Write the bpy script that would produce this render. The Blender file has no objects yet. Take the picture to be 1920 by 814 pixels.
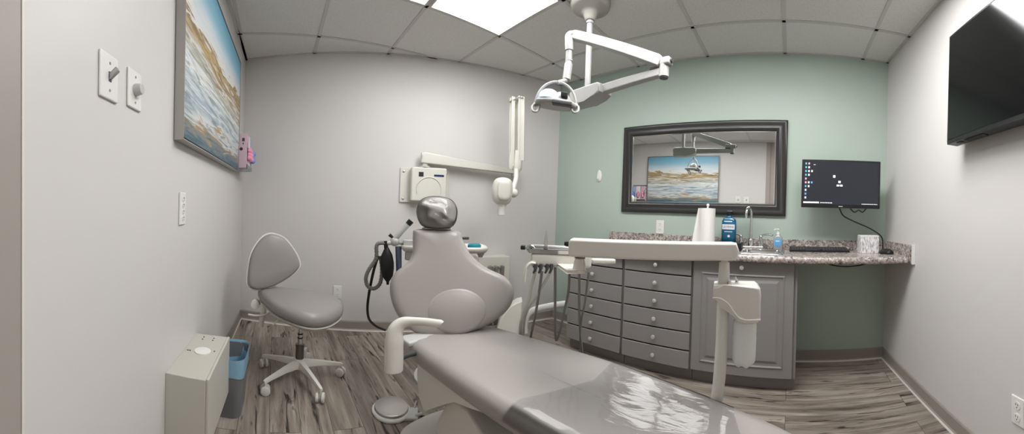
import bpy, bmesh, math, random
from mathutils import Matrix, Vector
random.seed(7)
PI = math.pi
sc = bpy.context.scene
COL = sc.collection

# ------------------------------------------------------------------ helpers
def lin(c):
    c = c / 255.0
    return c / 12.92 if c <= 0.04045 else ((c + 0.055) / 1.055) ** 2.4
def rgb(r, g, b): return (lin(r), lin(g), lin(b), 1.0)
def V(*a): return Vector(a[0] if len(a) == 1 else a)

MATS = {}
def mat(name, col=(.5, .5, .5, 1), rough=.5, metal=0., spec=.5, coat=0., coat_rough=.1, bump=None, trans=0., emit=None, alpha=1., ior=1.45):
    m = bpy.data.materials.new(name); m.use_nodes = True
    nt = m.node_tree; b = nt.nodes['Principled BSDF']
    b.inputs['Base Color'].default_value = col
    b.inputs['Roughness'].default_value = rough
    b.inputs['Metallic'].default_value = metal
    b.inputs['Specular IOR Level'].default_value = spec
    b.inputs['Coat Weight'].default_value = coat
    b.inputs['Coat Roughness'].default_value = coat_rough
    b.inputs['Transmission Weight'].default_value = trans
    b.inputs['IOR'].default_value = ior
    b.inputs['Alpha'].default_value = alpha
    if emit:
        b.inputs['Emission Color'].default_value = emit[0]; b.inputs['Emission Strength'].default_value = emit[1]
    if bump:
        scale, strength, dist = bump
        tc = nt.nodes.new('ShaderNodeTexCoord'); n = nt.nodes.new('ShaderNodeTexNoise'); bp = nt.nodes.new('ShaderNodeBump')
        n.inputs['Scale'].default_value = scale; n.inputs['Detail'].default_value = 3
        bp.inputs['Strength'].default_value = strength; bp.inputs['Distance'].default_value = dist
        nt.links.new(tc.outputs['Object'], n.inputs['Vector']); nt.links.new(n.outputs['Fac'], bp.inputs['Height'])
        nt.links.new(bp.outputs['Normal'], b.inputs['Normal'])
    MATS[name] = m
    return m

def ramp(nt, stops, interp='LINEAR'):
    r = nt.nodes.new('ShaderNodeValToRGB'); r.color_ramp.interpolation = interp
    e = r.color_ramp.elements
    while len(e) < len(stops): e.new(0.5)
    for k, (p, c) in enumerate(stops): e[k].position = p; e[k].color = c
    return r

def new_bm(): return bmesh.new()

def add_box(bm, x0, x1, y0, y1, z0, z1, bevel=0., seg=2):
    r = bmesh.ops.create_cube(bm, size=1.0)
    for v in r['verts']:
        v.co = V(x0 + (v.co.x + .5) * (x1 - x0), y0 + (v.co.y + .5) * (y1 - y0), z0 + (v.co.z + .5) * (z1 - z0))
    if bevel > 0:
        ed = list({e for v in r['verts'] for e in v.link_edges})
        bmesh.ops.bevel(bm, geom=ed, offset=bevel, segments=seg, affect='EDGES', profile=.5)
    return bm

def add_obox(bm, c, ax, ay, az, bevel=0., seg=2):
    """box from centre and three half-axis vectors"""
    r = bmesh.ops.create_cube(bm, size=2.0)
    for v in r['verts']:
        p = v.co.copy(); v.co = Vector(c) + Vector(ax) * p.x + Vector(ay) * p.y + Vector(az) * p.z
    if bevel > 0:
        ed = list({e for v in r['verts'] for e in v.link_edges})
        bmesh.ops.bevel(bm, geom=ed, offset=bevel, segments=seg, affect='EDGES', profile=.5)
    return bm

def frame_of(d):
    d = d.normalized(); a = V(0, 0, 1) if abs(d.z) < .9 else V(1, 0, 0)
    u = d.cross(a).normalized(); return u, d.cross(u).normalized()

def bridge(bm, rings, close=True, cap=True):
    n = len(rings[0])
    for k in range(len(rings) - 1):
        for i in range(n if close else n - 1):
            j = (i + 1) % n
            bm.faces.new((rings[k][i], rings[k][j], rings[k + 1][j], rings[k + 1][i]))
    if cap:
        bm.faces.new(list(reversed(rings[0]))); bm.faces.new(rings[-1])

def catmull(pts, sub=6, closed=False):
    pts = [Vector(p) for p in pts]; n = len(pts); out = []
    rng = range(n) if closed else range(n - 1)
    for i in rng:
        p0 = pts[(i - 1) % n] if closed or i > 0 else pts[i] * 2 - pts[i + 1]
        p1 = pts[i]; p2 = pts[(i + 1) % n]
        p3 = pts[(i + 2) % n] if closed or i + 2 < n else p2 * 2 - p1
        for k in range(sub):
            t = k / sub
            out.append(.5 * ((2 * p1) + (p2 - p0) * t + (2 * p0 - 5 * p1 + 4 * p2 - p3) * t * t + (3 * p1 - p0 - 3 * p2 + p3) * t ** 3))
    if not closed: out.append(pts[-1].copy())
    return out

def add_tube(bm, pts, r, n=10, sub=6, smooth=True, closed=False, sx=1., sy=1.):
    P = catmull(pts, sub, closed) if smooth else [Vector(p) for p in pts]
    m = len(P); rad = r if callable(r) else (lambda t: r)
    u = None; rings = []
    for i, p in enumerate(P):
        if closed: d = P[(i + 1) % m] - P[(i - 1) % m]
        else: d = P[min(i + 1, m - 1)] - P[max(i - 1, 0)]
        d.normalize()
        if u is None: u, w = frame_of(d)
        else:
            u = (u - d * u.dot(d)); u.normalize(); w = d.cross(u)
        rr = rad(i / max(1, m - 1))
        rings.append([bm.verts.new(p + u * (rr * sx * math.cos(2 * PI * k / n)) + w * (rr * sy * math.sin(2 * PI * k / n))) for k in range(n)])
    if closed:
        rings.append(rings[0]); bridge(bm, rings, True, False)
    else: bridge(bm, rings)
    return bm

def add_cyl(bm, p0, p1, r0, r1=None, n=24):
    r1 = r0 if r1 is None else r1
    p0, p1 = Vector(p0), Vector(p1); u, w = frame_of(p1 - p0)
    rings = [[bm.verts.new(p + u * (r * math.cos(2 * PI * k / n)) + w * (r * math.sin(2 * PI * k / n))) for k in range(n)] for p, r in ((p0, r0), (p1, r1))]
    bridge(bm, rings); return bm

def add_lathe(bm, prof, o=(0, 0, 0), axis=(0, 0, 1), n=32, sx=1., sy=1.):
    o = Vector(o); d = Vector(axis).normalized()
    u, w = (V(1, 0, 0), V(0, 1, 0)) if abs(d.z) > .999 else frame_of(d)
    rings = [[bm.verts.new(o + d * h + u * (r * sx * math.cos(2 * PI * k / n)) + w * (r * sy * math.sin(2 * PI * k / n))) for k in range(n)] for r, h in prof]
    bridge(bm, rings); return bm

def add_ball(bm, c, rx, ry=None, rz=None, axes=None, n=20):
    ry = rx if ry is None else ry; rz = rx if rz is None else rz
    r = bmesh.ops.create_uvsphere(bm, u_segments=n, v_segments=max(8, n // 2), radius=1.0)
    A = axes or (V(1, 0, 0), V(0, 1, 0), V(0, 0, 1))
    for v in r['verts']:
        p = v.co.copy(); v.co = Vector(c) + A[0] * (p.x * rx) + A[1] * (p.y * ry) + A[2] * (p.z * rz)
    return bm

def add_prism(bm, poly, f, d0, d1, bevel=0., seg=2):
    """poly: list of (a, b); f(a, b, d) -> point; extruded from d0 to d1"""
    r0 = [bm.verts.new(f(a, b, d0)) for a, b in poly]; r1 = [bm.verts.new(f(a, b, d1)) for a, b in poly]
    bridge(bm, [r0, r1])
    if bevel > 0:
        vs = r0 + r1; ed = [e for e in {e for v in vs for e in v.link_edges} if (e.verts[0] in r0) == (e.verts[1] in r0)]
        bmesh.ops.bevel(bm, geom=ed, offset=bevel, segments=seg, affect='EDGES', profile=.5)
    return bm

def cushion(th, r, dome=0., back=0.):
    pr = [(r, .04, -th / 2 - back), (r, .5, -th / 2 - back * .75), (r, .85, -th / 2 - back * .25)]
    for k in range(9):
        a = -PI / 2 + PI * k / 8
        h = math.sin(a) * r; h += (th / 2 - r) * (1 if k > 4 else -1 if k < 4 else 0)
        pr.append((r - r * math.cos(a), 1., h))
    for f in (.93, .84, .72, .58, .42, .25, .04): pr.append((r, f, th / 2 + dome * (1 - f * f)))
    return pr

def add_pad(bm, outline, A, B, prof, fr, sub=5):
    """a soft pad: closed outline (u, v) drawn in towards the segment A-B, ring after ring"""
    O = [(p.x, p.y) for p in catmull([V(a, b, 0) for a, b in outline], sub, True)] if sub > 1 else list(outline)
    A = Vector((A[0], A[1])); B = Vector((B[0], B[1])); e = B - A; L2 = max(e.length_squared, 1e-9)
    rings = []
    for ins, f, h in prof:
        ring = []
        for x, y in O:
            p = Vector((x, y)); t = min(1, max(0, (p - A).dot(e) / L2)); q = A + e * t
            dist = max((p - q).length, 1e-6); s = max(.02, (1 - ins / dist)) * f
            w = q + (p - q) * s
            ring.append(bm.verts.new(fr(w.x, w.y, h)))
        rings.append(ring)
    bridge(bm, rings); bmesh.ops.recalc_face_normals(bm, faces=bm.faces[:])
    return bm

def add_frame(bm, x0, x1, z0, z1, prof, fy=lambda d: -d):
    """mitred rectangular frame in the xz plane; prof: closed list of (inset, depth)"""
    rings = []
    for (sx, sz) in ((0, 0), (1, 0), (1, 1), (0, 1)):
        rings.append([bm.verts.new(V(x0 + i if sx == 0 else x1 - i, fy(d), z0 + i if sz == 0 else z1 - i)) for i, d in prof])
    rings.append(rings[0]); bridge(bm, rings, True, False)
    bmesh.ops.recalc_face_normals(bm, faces=bm.faces[:]); return bm

def finish(bm, name, m, smooth=None):
    bmesh.ops.recalc_face_normals(bm, faces=bm.faces[:])
    me = bpy.data.meshes.new(name); bm.to_mesh(me); bm.free()
    for x in (m if isinstance(m, (list, tuple)) else [m]): me.materials.append(x)
    if smooth is not None:
        for p in me.polygons: p.use_smooth = True
        me.set_sharp_from_angle(angle=math.radians(smooth))
    return me

def weigh(o, smooth):
    if smooth is not None and smooth <= 50:
        w = o.modifiers.new('weighted_normals', 'WEIGHTED_NORMAL'); w.keep_sharp = True; w.weight = 80
def obj(name, bm, m, parent=None, world=False, smooth=50, label=None):
    if world and parent is not None:
        bmesh.ops.transform(bm, matrix=base_matrix(parent).inverted(), verts=bm.verts[:])
    o = bpy.data.objects.new(name, finish(bm, name, m, smooth)); COL.objects.link(o)
    if parent is not None: o.parent = parent
    if label: o['label'] = label
    weigh(o, smooth)
    return o

def base_matrix(o):
    m = Matrix.Translation(o.location) @ o.rotation_euler.to_matrix().to_4x4()
    return base_matrix(o.parent) @ m if o.parent else m

def tag(o, label, cat, group=None):
    o['label'] = label; o['category'] = cat
    if group: o['group'] = group
    return o
def thing(name, label, cat, loc=(0, 0, 0), rotz=0., group=None):
    o = bpy.data.objects.new(name, None); o.empty_display_size = .05; COL.objects.link(o)
    o.location = loc; o.rotation_euler = (0, 0, rotz); return tag(o, label, cat, group)
def solo(name, bm, m, label, cat, loc=(0, 0, 0), rotz=0., group=None, world=False, smooth=50):
    if world:
        M = Matrix.Translation(loc) @ Matrix.Rotation(rotz, 4, 'Z')
        bmesh.ops.transform(bm, matrix=M.inverted(), verts=bm.verts[:])
    o = bpy.data.objects.new(name, finish(bm, name, m, smooth)); COL.objects.link(o)
    o.location = loc; o.rotation_euler = (0, 0, rotz); return tag(o, label, cat, group)
def struct(name, bm, m, loc=(0, 0, 0), rotz=0., parent=None, smooth=None):
    o = bpy.data.objects.new(name, finish(bm, name, m, smooth)); COL.objects.link(o)
    o.location = loc; o.rotation_euler = (0, 0, rotz); o['kind'] = 'structure'
    if parent: o.parent = parent
    return o
def dup(src, loc=None, rotz=None, label=None, group=None):
    r = src.copy(); COL.objects.link(r)
    if loc is not None: r.location = loc
    if rotz is not None: r.rotation_euler = (0, 0, rotz)
    if label: r['label'] = label
    if group: r['group'] = group
    for ch in [c for c in src.children]:
        c = ch.copy(); COL.objects.link(c); c.parent = r
        for g in [x for x in ch.children]:
            d = g.copy(); COL.objects.link(d); d.parent = c
    return r
def text_bm(body, size, f):
    """lettering as a mesh; f(x, y) -> point"""
    cu = bpy.data.curves.new('lettering', 'FONT'); cu.body = body; cu.size = size; cu.align_x = 'CENTER'; cu.align_y = 'CENTER'
    t = bpy.data.objects.new('lettering', cu); COL.objects.link(t)
    dg = bpy.context.evaluated_depsgraph_get(); me = bpy.data.meshes.new_from_object(t.evaluated_get(dg))
    bm = new_bm(); bm.from_mesh(me)
    for v in bm.verts: v.co = f(v.co.x, v.co.y)
    bpy.data.objects.remove(t); bpy.data.curves.remove(cu); bpy.data.meshes.remove(me)
    return bm

# ------------------------------------------------------------------ the room's plan
CEIL = 2.44
C0, C1, C2 = V(-2.2086, 2.056), V(.4476, 3.3095), V(2.3894, 1.1057)
aL, aR = 2.4732, 3.91
dL = V(math.sin(aL), math.cos(aL)); dR = V(math.sin(aR), math.cos(aR))
dB = (C1 - C0).normalized(); dG = (C2 - C1).normalized()
LB, LG = (C1 - C0).length, (C2 - C1).length
LENL, LENR = 3.3, 2.6
CL = C0 + dL * LENL; CR = C2 + dR * LENR
def inward(d): return V(d.y, -d.x)
WALLS = {'B': (C0, dB, inward(dB)), 'G': (C1, dG, inward(dG)), 'R': (C2, dR, inward(dR)), 'L': (C0, dL, -inward(dL))}
def on(w, s, o, z):
    A, e, n = WALLS[w]; p = A + e * s + n * o; return V(p.x, p.y, z)
def rot(w):
    e = WALLS[w][1] * (-1 if w == 'L' else 1); return math.atan2(e.y, e.x)
# in a wall's own frame local x runs along the wall, -y points into the room

# ------------------------------------------------------------------ materials
def paint(name, col, rough=.42, tex=220, strength=.06):
    return mat(name, col, rough, spec=.4, bump=(tex, strength, .002))
m_wall = paint('grey_wall_paint', rgb(208, 205, 203), .42)
m_green = paint('sage_wall_paint', rgb(174, 189, 178), .45)
m_base = mat('taupe_vinyl', rgb(150, 144, 136), .45)
m_caulk = mat('white_caulk', rgb(215, 212, 205), .5)
m_casing = mat('taupe_trim_paint', rgb(160, 151, 145), .45)
m_beige = mat('bone_plastic', rgb(211, 209, 200), .33, coat=.15)
m_white = mat('white_plastic', rgb(226, 226, 222), .3, coat=.2)
m_plate = mat('switch_plate_plastic', rgb(224, 223, 219), .3)
m_lgrey = mat('pale_grey_plastic', rgb(188, 188, 184), .4)
m_dgrey = mat('dark_grey_plastic', rgb(70, 70, 72), .45)
m_black = mat('black_plastic', rgb(24, 24, 25), .4)
m_rubber = mat('black_rubber', rgb(22, 22, 24), .55)
m_chrome = mat('chrome', rgb(215, 215, 215), .12, metal=1.)
m_steel = mat('brushed_steel', rgb(196, 194, 190), .3, metal=1.)
m_vinyl = mat('grey_upholstery', rgb(156, 151, 147), .34, spec=.5, coat=.12, coat_rough=.3, bump=(350, .06, .001))
m_vinyl2 = mat('grey_stool_upholstery', rgb(140, 136, 134), .36, spec=.5, bump=(350, .06, .001))
m_cab = mat('grey_cabinet_paint', rgb(133, 130, 129), .4, bump=(160, .03, .001))
m_gap = mat('dark_gap', rgb(40, 39, 39), .8)
m_hose = mat('grey_hose', rgb(150, 150, 146), .45)
m_hose2 = mat('corrugated_grey_hose', rgb(120, 120, 118), .5)
m_teal = mat('teal_plastic', rgb(28, 120, 135), .35)
m_frame = mat('black_wood', rgb(44, 43, 43), .33, coat=.2)
m_mirror = mat('mirror_silver', (.95, .96, .955, 1), .01, metal=1.)
m_screen_off = mat('tv_screen_glass', rgb(14, 15, 16), .12, spec=.5)
m_blue = mat('label_blue', rgb(40, 60, 150), .4)
m_paper = mat('paper_towel', rgb(232, 230, 226), .9, bump=(90, .2, .002))
m_glass = mat('clear_plastic', rgb(235, 240, 245), .06, trans=.9, ior=1.3)
m_heater = mat('almond_enamel', rgb(188, 186, 176), .4)
m_film = None

def m_plastic_film():
    m = bpy.data.materials.new('clear_plastic_film'); m.use_nodes = True; nt = m.node_tree; nt.nodes.clear()
    out = nt.nodes.new('ShaderNodeOutputMaterial'); mx = nt.nodes.new('ShaderNodeMixShader'); tr = nt.nodes.new('ShaderNodeBsdfTransparent')
    gl = nt.nodes.new('ShaderNodeBsdfGlossy'); gl.inputs['Roughness'].default_value = .07
    fr = nt.nodes.new('ShaderNodeFresnel'); fr.inputs['IOR'].default_value = 1.38
    tc = nt.nodes.new('ShaderNodeTexCoord'); mp = nt.nodes.new('ShaderNodeMapping'); mp.inputs['Scale'].default_value = (3, 9, 9)
    n = nt.nodes.new('ShaderNodeTexNoise'); n.inputs['Scale'].default_value = 2.2; n.inputs['Detail'].default_value = 4; n.inputs['Distortion'].default_value = .7
    bp = nt.nodes.new('ShaderNodeBump'); bp.inputs['Strength'].default_value = .22; bp.inputs['Distance'].default_value = .006
    L = nt.links.new
    L(tc.outputs['Object'], mp.inputs['Vector']); L(mp.outputs['Vector'], n.inputs['Vector']); L(n.outputs['Fac'], bp.inputs['Height'])
    L(bp.outputs['Normal'], gl.inputs['Normal']); L(bp.outputs['Normal'], fr.inputs['Normal'])
    tr.inputs['Color'].default_value = (.93, .93, .93, 1)
    L(fr.outputs['Fac'], mx.inputs['Fac']); L(tr.outputs['BSDF'], mx.inputs[1]); L(gl.outputs['BSDF'], mx.inputs[2]); L(mx.outputs['Shader'], out.inputs['Surface'])
    return m
m_film = m_plastic_film()

def floor_material():
    m = bpy.data.materials.new('grey_oak_planks'); m.use_nodes = True; nt = m.node_tree; b = nt.nodes['Principled BSDF']; L = nt.links.new
    geo = nt.nodes.new('ShaderNodeNewGeometry'); mp = nt.nodes.new('ShaderNodeMapping')
    L(geo.outputs['Position'], mp.inputs['Vector'])
    br = nt.nodes.new('ShaderNodeTexBrick'); br.offset = .37; br.offset_frequency = 2
    br.inputs['Color1'].default_value = (0, 0, 0, 1); br.inputs['Color2'].default_value = (1, 1, 1, 1); br.inputs['Mortar'].default_value = (.5, .5, .5, 1)
    br.inputs['Scale'].default_value = 1.; br.inputs['Mortar Size'].default_value = .0012; br.inputs['Brick Width'].default_value = 1.1; br.inputs['Row Height'].default_value = .152
    L(mp.outputs['Vector'], br.inputs['Vector'])
    sep = nt.nodes.new('ShaderNodeSeparateColor'); L(br.outputs['Color'], sep.inputs['Color'])
    mul = nt.nodes.new('ShaderNodeMath'); mul.operation = 'MULTIPLY'; mul.inputs[1].default_value = 17.3; L(sep.outputs[0], mul.inputs[0])
    st = nt.nodes.new('ShaderNodeMapping'); st.inputs['Scale'].default_value = (1.1, 13, 1); L(mp.outputs['Vector'], st.inputs['Vector'])
    n1 = nt.nodes.new('ShaderNodeTexNoise'); n1.noise_dimensions = '4D'; n1.inputs['Scale'].default_value = 1.6; n1.inputs['Detail'].default_value = 6; n1.inputs['Distortion'].default_value = .9; n1.inputs['Roughness'].default_value = .62
    L(st.outputs['Vector'], n1.inputs['Vector']); L(mul.outputs[0], n1.inputs['W'])
    st2 = nt.nodes.new('ShaderNodeMapping'); st2.inputs['Scale'].default_value = (2.2, 16, 1); L(mp.outputs['Vector'], st2.inputs['Vector'])
    n2 = nt.nodes.new('ShaderNodeTexNoise'); n2.noise_dimensions = '4D'; n2.inputs['Scale'].default_value = 1.4; n2.inputs['Detail'].default_value = 3; n2.inputs['Distortion'].default_value = 1.4
    L(st2.outputs['Vector'], n2.inputs['Vector']); L(mul.outputs[0], n2.inputs['W'])
    r1 = ramp(nt, [(.28, rgb(84, 75, 67)), (.44, rgb(128, 118, 108)), (.58, rgb(154, 144, 133)), (.75, rgb(180, 171, 160))]); L(n1.outputs['Fac'], r1.inputs['Fac'])
    r2 = ramp(nt, [(.33, (0, 0, 0, 1)), (.41, (1, 1, 1, 1))]); L(n2.outputs['Fac'], r2.inputs['Fac'])
    mx = nt.nodes.new('ShaderNodeMix'); mx.data_type = 'RGBA'; mx.inputs[6].default_value = rgb(58, 51, 46); L(r2.outputs['Color'], mx.inputs[0]); L(r1.outputs['Color'], mx.inputs[7])
    tone = nt.nodes.new('ShaderNodeMapRange'); tone.inputs['To Min'].default_value = .84; tone.inputs['To Max'].default_value = 1.1; L(sep.outputs[0], tone.inputs['Value'])
    hsv = nt.nodes.new('ShaderNodeHueSaturation'); L(mx.outputs[2], hsv.inputs['Color']); L(tone.outputs['Result'], hsv.inputs['Value'])
    gap = nt.nodes.new('ShaderNodeMix'); gap.data_type = 'RGBA'; gap.inputs[7].default_value = rgb(62, 54, 48); L(br.outputs['Fac'], gap.inputs[0]); L(hsv.outputs['Color'], gap.inputs[6])
    L(gap.outputs[2], b.inputs['Base Color']); b.inputs['Roughness'].default_value = .42; b.inputs['Specular IOR Level'].default_value = .35
    bp = nt.nodes.new('ShaderNodeBump'); bp.inputs['Strength'].default_value = .12; bp.inputs['Distance'].default_value = .003; L(n1.outputs['Fac'], bp.inputs['Height']); L(bp.outputs['Normal'], b.inputs['Normal'])
    return m
m_floor = floor_material()

def granite_material():
    m = bpy.data.materials.new('speckled_granite'); m.use_nodes = True; nt = m.node_tree; b = nt.nodes['Principled BSDF']; L = nt.links.new
    tc = nt.nodes.new('ShaderNodeTexCoord')
    n0 = nt.nodes.new('ShaderNodeTexNoise'); n0.inputs['Scale'].default_value = 60; n0.inputs['Detail'].default_value = 2; L(tc.outputs['Object'], n0.inputs['Vector'])
    ad = nt.nodes.new('ShaderNodeVectorMath'); ad.operation = 'MULTIPLY_ADD'; ad.inputs[1].default_value = (.012, .012, .012); L(n0.outputs['Color'], ad.inputs[0]); L(tc.outputs['Object'], ad.inputs[2])
    v = nt.nodes.new('ShaderNodeTexVoronoi'); v.inputs['Scale'].default_value = 95; L(ad.outputs[0], v.inputs['Vector'])
    sp = nt.nodes.new('ShaderNodeSeparateColor'); L(v.outputs['Color'], sp.inputs['Color'])
    r = ramp(nt, [(0, rgb(72, 66, 63)), (.16, rgb(128, 118, 112)), (.36, rgb(164, 152, 146)), (.62, rgb(190, 180, 173)), (.82, rgb(212, 205, 198)), (.93, rgb(150, 128, 122))], 'CONSTANT'); L(sp.outputs[0], r.inputs['Fac'])
    n1 = nt.nodes.new('ShaderNodeTexNoise'); n1.inputs['Scale'].default_value = 28; n1.inputs['Detail'].default_value = 4; L(tc.outputs['Object'], n1.inputs['Vector'])
    r1 = ramp(nt, [(.36, rgb(110, 102, 98)), (.6, rgb(200, 192, 186))]); L(n1.outputs['Fac'], r1.inputs['Fac'])
    mx = nt.nodes.new('ShaderNodeMix'); mx.data_type = 'RGBA'; mx.inputs[0].default_value = .35; L(r.outputs['Color'], mx.inputs[6]); L(r1.outputs['Color'], mx.inputs[7])
    L(mx.outputs[2], b.inputs['Base Color']); b.inputs['Roughness'].default_value = .2
    return m
m_granite = granite_material()

def ceiling_material():
    m = bpy.data.materials.new('fissured_ceiling_tile'); m.use_nodes = True; nt = m.node_tree; b = nt.nodes['Principled BSDF']; L = nt.links.new
    geo = nt.nodes.new('ShaderNodeNewGeometry')
    n = nt.nodes.new('ShaderNodeTexNoise'); n.inputs['Scale'].default_value = 120; n.inputs['Detail'].default_value = 4; L(geo.outputs['Position'], n.inputs['Vector'])
    r = ramp(nt, [(.3, rgb(208, 206, 204)), (.5, rgb(219, 217, 215)), (.7, rgb(223, 221, 219))]); L(n.outputs['Fac'], r.inputs['Fac']); L(r.outputs['Color'], b.inputs['Base Color'])
    bp = nt.nodes.new('ShaderNodeBump'); bp.inputs['Strength'].default_value = .25; bp.inputs['Distance'].default_value = .002; L(n.outputs['Fac'], bp.inputs['Height']); L(bp.outputs['Normal'], b.inputs['Normal'])
    b.inputs['Roughness'].default_value = .95; b.inputs['Specular IOR Level'].default_value = .1
    return m
m_ceil = ceiling_material()
m_tbar = mat('ceiling_grid_metal', rgb(196, 194, 191), .6)

def painting_material():
    m = bpy.data.materials.new('abstract_seascape_paint'); m.use_nodes = True; nt = m.node_tree; b = nt.nodes['Principled BSDF']; L = nt.links.new
    tc = nt.nodes.new('ShaderNodeTexCoord'); sx = nt.nodes.new('ShaderNodeSeparateXYZ'); L(tc.outputs['Generated'], sx.inputs['Vector'])
    def noise(scale, sc3, detail=5, dist=1.):
        mp = nt.nodes.new('ShaderNodeMapping'); mp.inputs['Scale'].default_value = sc3; L(tc.outputs['Generated'], mp.inputs['Vector'])
        n = nt.nodes.new('ShaderNodeTexNoise'); n.inputs['Scale'].default_value = scale; n.inputs['Detail'].default_value = detail; n.inputs['Distortion'].default_value = dist
        L(mp.outputs['Vector'], n.inputs['Vector']); return n
    n1 = noise(1.3, (1.0, 1, 4.5), 6, 1.2); n2 = noise(3.2, (.8, 1, 6.), 8, 2.2)
    def mathn(op, a, bb):
        k = nt.nodes.new('ShaderNodeMath'); k.operation = op
        for i, q in enumerate((a, bb)):
            if isinstance(q, (int, float)): k.inputs[i].default_value = q
            else: L(q, k.inputs[i])
        return k.outputs[0]
    low = nt.nodes.new('ShaderNodeMapRange'); low.inputs['From Min'].default_value = .62; low.inputs['From Max'].default_value = .8; low.inputs['To Min'].default_value = 1.; low.inputs['To Max'].default_value = .12; L(sx.outputs['Z'], low.inputs['Value'])
    wob = mathn('MULTIPLY', mathn('ADD', mathn('MULTIPLY', mathn('SUBTRACT', n1.outputs['Fac'], .5), .42), mathn('MULTIPLY', mathn('SUBTRACT', n2.outputs['Fac'], .5), .3)), low.outputs['Result'])
    v = mathn('ADD', sx.outputs['Z'], wob)
    r = ramp(nt, [(.0, rgb(60, 90, 102)), (.05, rgb(112, 126, 128)), (.085, rgb(160, 132, 88)), (.12, rgb(206, 208, 206)), (.22, rgb(150, 168, 178)), (.27, rgb(206, 212, 214)), (.34, rgb(168, 180, 184)), (.38, rgb(226, 228, 228)), (.46, rgb(152, 152, 136)), (.5, rgb(214, 212, 206)),
                  (.57, rgb(160, 134, 90)), (.61, rgb(190, 168, 122)), (.655, rgb(128, 106, 80)), (.67, rgb(222, 218, 212)), (.76, rgb(190, 206, 214)), (.86, rgb(132, 182, 202)), (1., rgb(100, 160, 188))])
    L(v, r.inputs['Fac'])
    n3 = noise(4.5, (.55, 1, 4.2), 7, 2.6); r3 = ramp(nt, [(.50, (0, 0, 0, 1)), (.60, (.75, .75, .75, 1))]); L(n3.outputs['Fac'], r3.inputs['Fac'])
    msk = mathn('MULTIPLY', r3.outputs['Color'], mathn('LESS_THAN', v, .655))
    mx = nt.nodes.new('ShaderNodeMix'); mx.data_type = 'RGBA'; L(msk, mx.inputs[0]); L(r.outputs['Color'], mx.inputs[6])
    r4 = ramp(nt, [(.1, rgb(84, 104, 112)), (.3, rgb(120, 132, 140)), (.45, rgb(112, 112, 92)), (.6, rgb(120, 96, 62))]); L(v, r4.inputs['Fac']); L(r4.outputs['Color'], mx.inputs[7])
    L(mx.outputs[2], b.inputs['Base Color']); b.inputs['Roughness'].default_value = .45
    bp = nt.nodes.new('ShaderNodeBump'); bp.inputs['Strength'].default_value = .4; bp.inputs['Distance'].default_value = .004; L(n2.outputs['Fac'], bp.inputs['Height']); L(bp.outputs['Normal'], b.inputs['Normal'])
    return m
m_art = painting_material()

# ------------------------------------------------------------------ room shell
def wall_mesh(p, q, n, z1=CEIL + .06, th=.1):
    bm = new_bm(); o = -n * th
    poly = [p, q, q + o, p + o]
    add_prism(bm, [(a.x, a.y) for a in poly], lambda a, b, d: V(a, b, d), -.05, z1); return bm
struct('wall_left', wall_mesh(C0 - dL * 0, C0 + dL * 2.575, WALLS['L'][2]), m_wall)
struct('wall_left', wall_mesh(C0 + dL * 2.575, CL, WALLS['L'][2]), m_casing)
struct('wall_back', wall_mesh(C0, C1, WALLS['B'][2]), m_wall)
struct('wall_right', wall_mesh(C1, C2, WALLS['G'][2]), m_green)
struct('wall_front', wall_mesh(C2, CR, WALLS['R'][2]), m_wall)
nd = (CL - CR).normalized()
struct('wall_rear', wall_mesh(CR, CL, V(nd.y, -nd.x)), m_wall)
ROOM = [C0, C1, C2, CR, CL]
bm = new_bm(); add_prism(bm, [(p.x, p.y) for p in ROOM], lambda a, b, d: V(a, b, d), -.05, 0.); struct('floor', bm, m_floor)
# door casing beside the near end of the left wall
bm = new_bm(); add_box(bm, -.07, 0, -.018, 0, 0, CEIL, .003); struct('trim_1', bm, m_casing, on('L', 2.575, 0, 0), rot('L'))
bm = new_bm(); add_box(bm, 0, .006, -.019, 0, 0, CEIL); struct('trim_2', bm, m_caulk, on('L', 2.575, 0, 0), rot('L'))

# baseboards: vinyl cove with a pale caulk line at the floor
def baseboard(name, w, s0, s1, k):
    x0, x1 = (-s1, -s0) if w == 'L' else (s0, s1)
    bm = new_bm(); add_prism(bm, [(0, .012), (0, .088), (-.006, .088), (-.010, .08), (-.010, .02), (-.016, .012)], lambda a, b, d: V(d, a, b), x0, x1)
    struct(name, bm, m_base, on(w, 0, 0, 0), rot(w))
    bm = new_bm(); add_prism(bm, [(0, 0), (0, .012), (-.014, .012), (-.019, .006), (-.02, 0)], lambda a, b, d: V(d, a, b), x0, x1)
    struct('trim_%d' % k, bm, m_caulk, on(w, 0, 0, 0), rot(w))
baseboard('baseboard_left', 'L', 0., 2.575, 3)
baseboard('baseboard_back', 'B', 0., LB, 4)
baseboard('baseboard_right', 'G', 2.245, LG, 5)
baseboard('baseboard_right', 'G', 0., .56, 6)
baseboard('baseboard_front', 'R', 0., LENR, 7)

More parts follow.
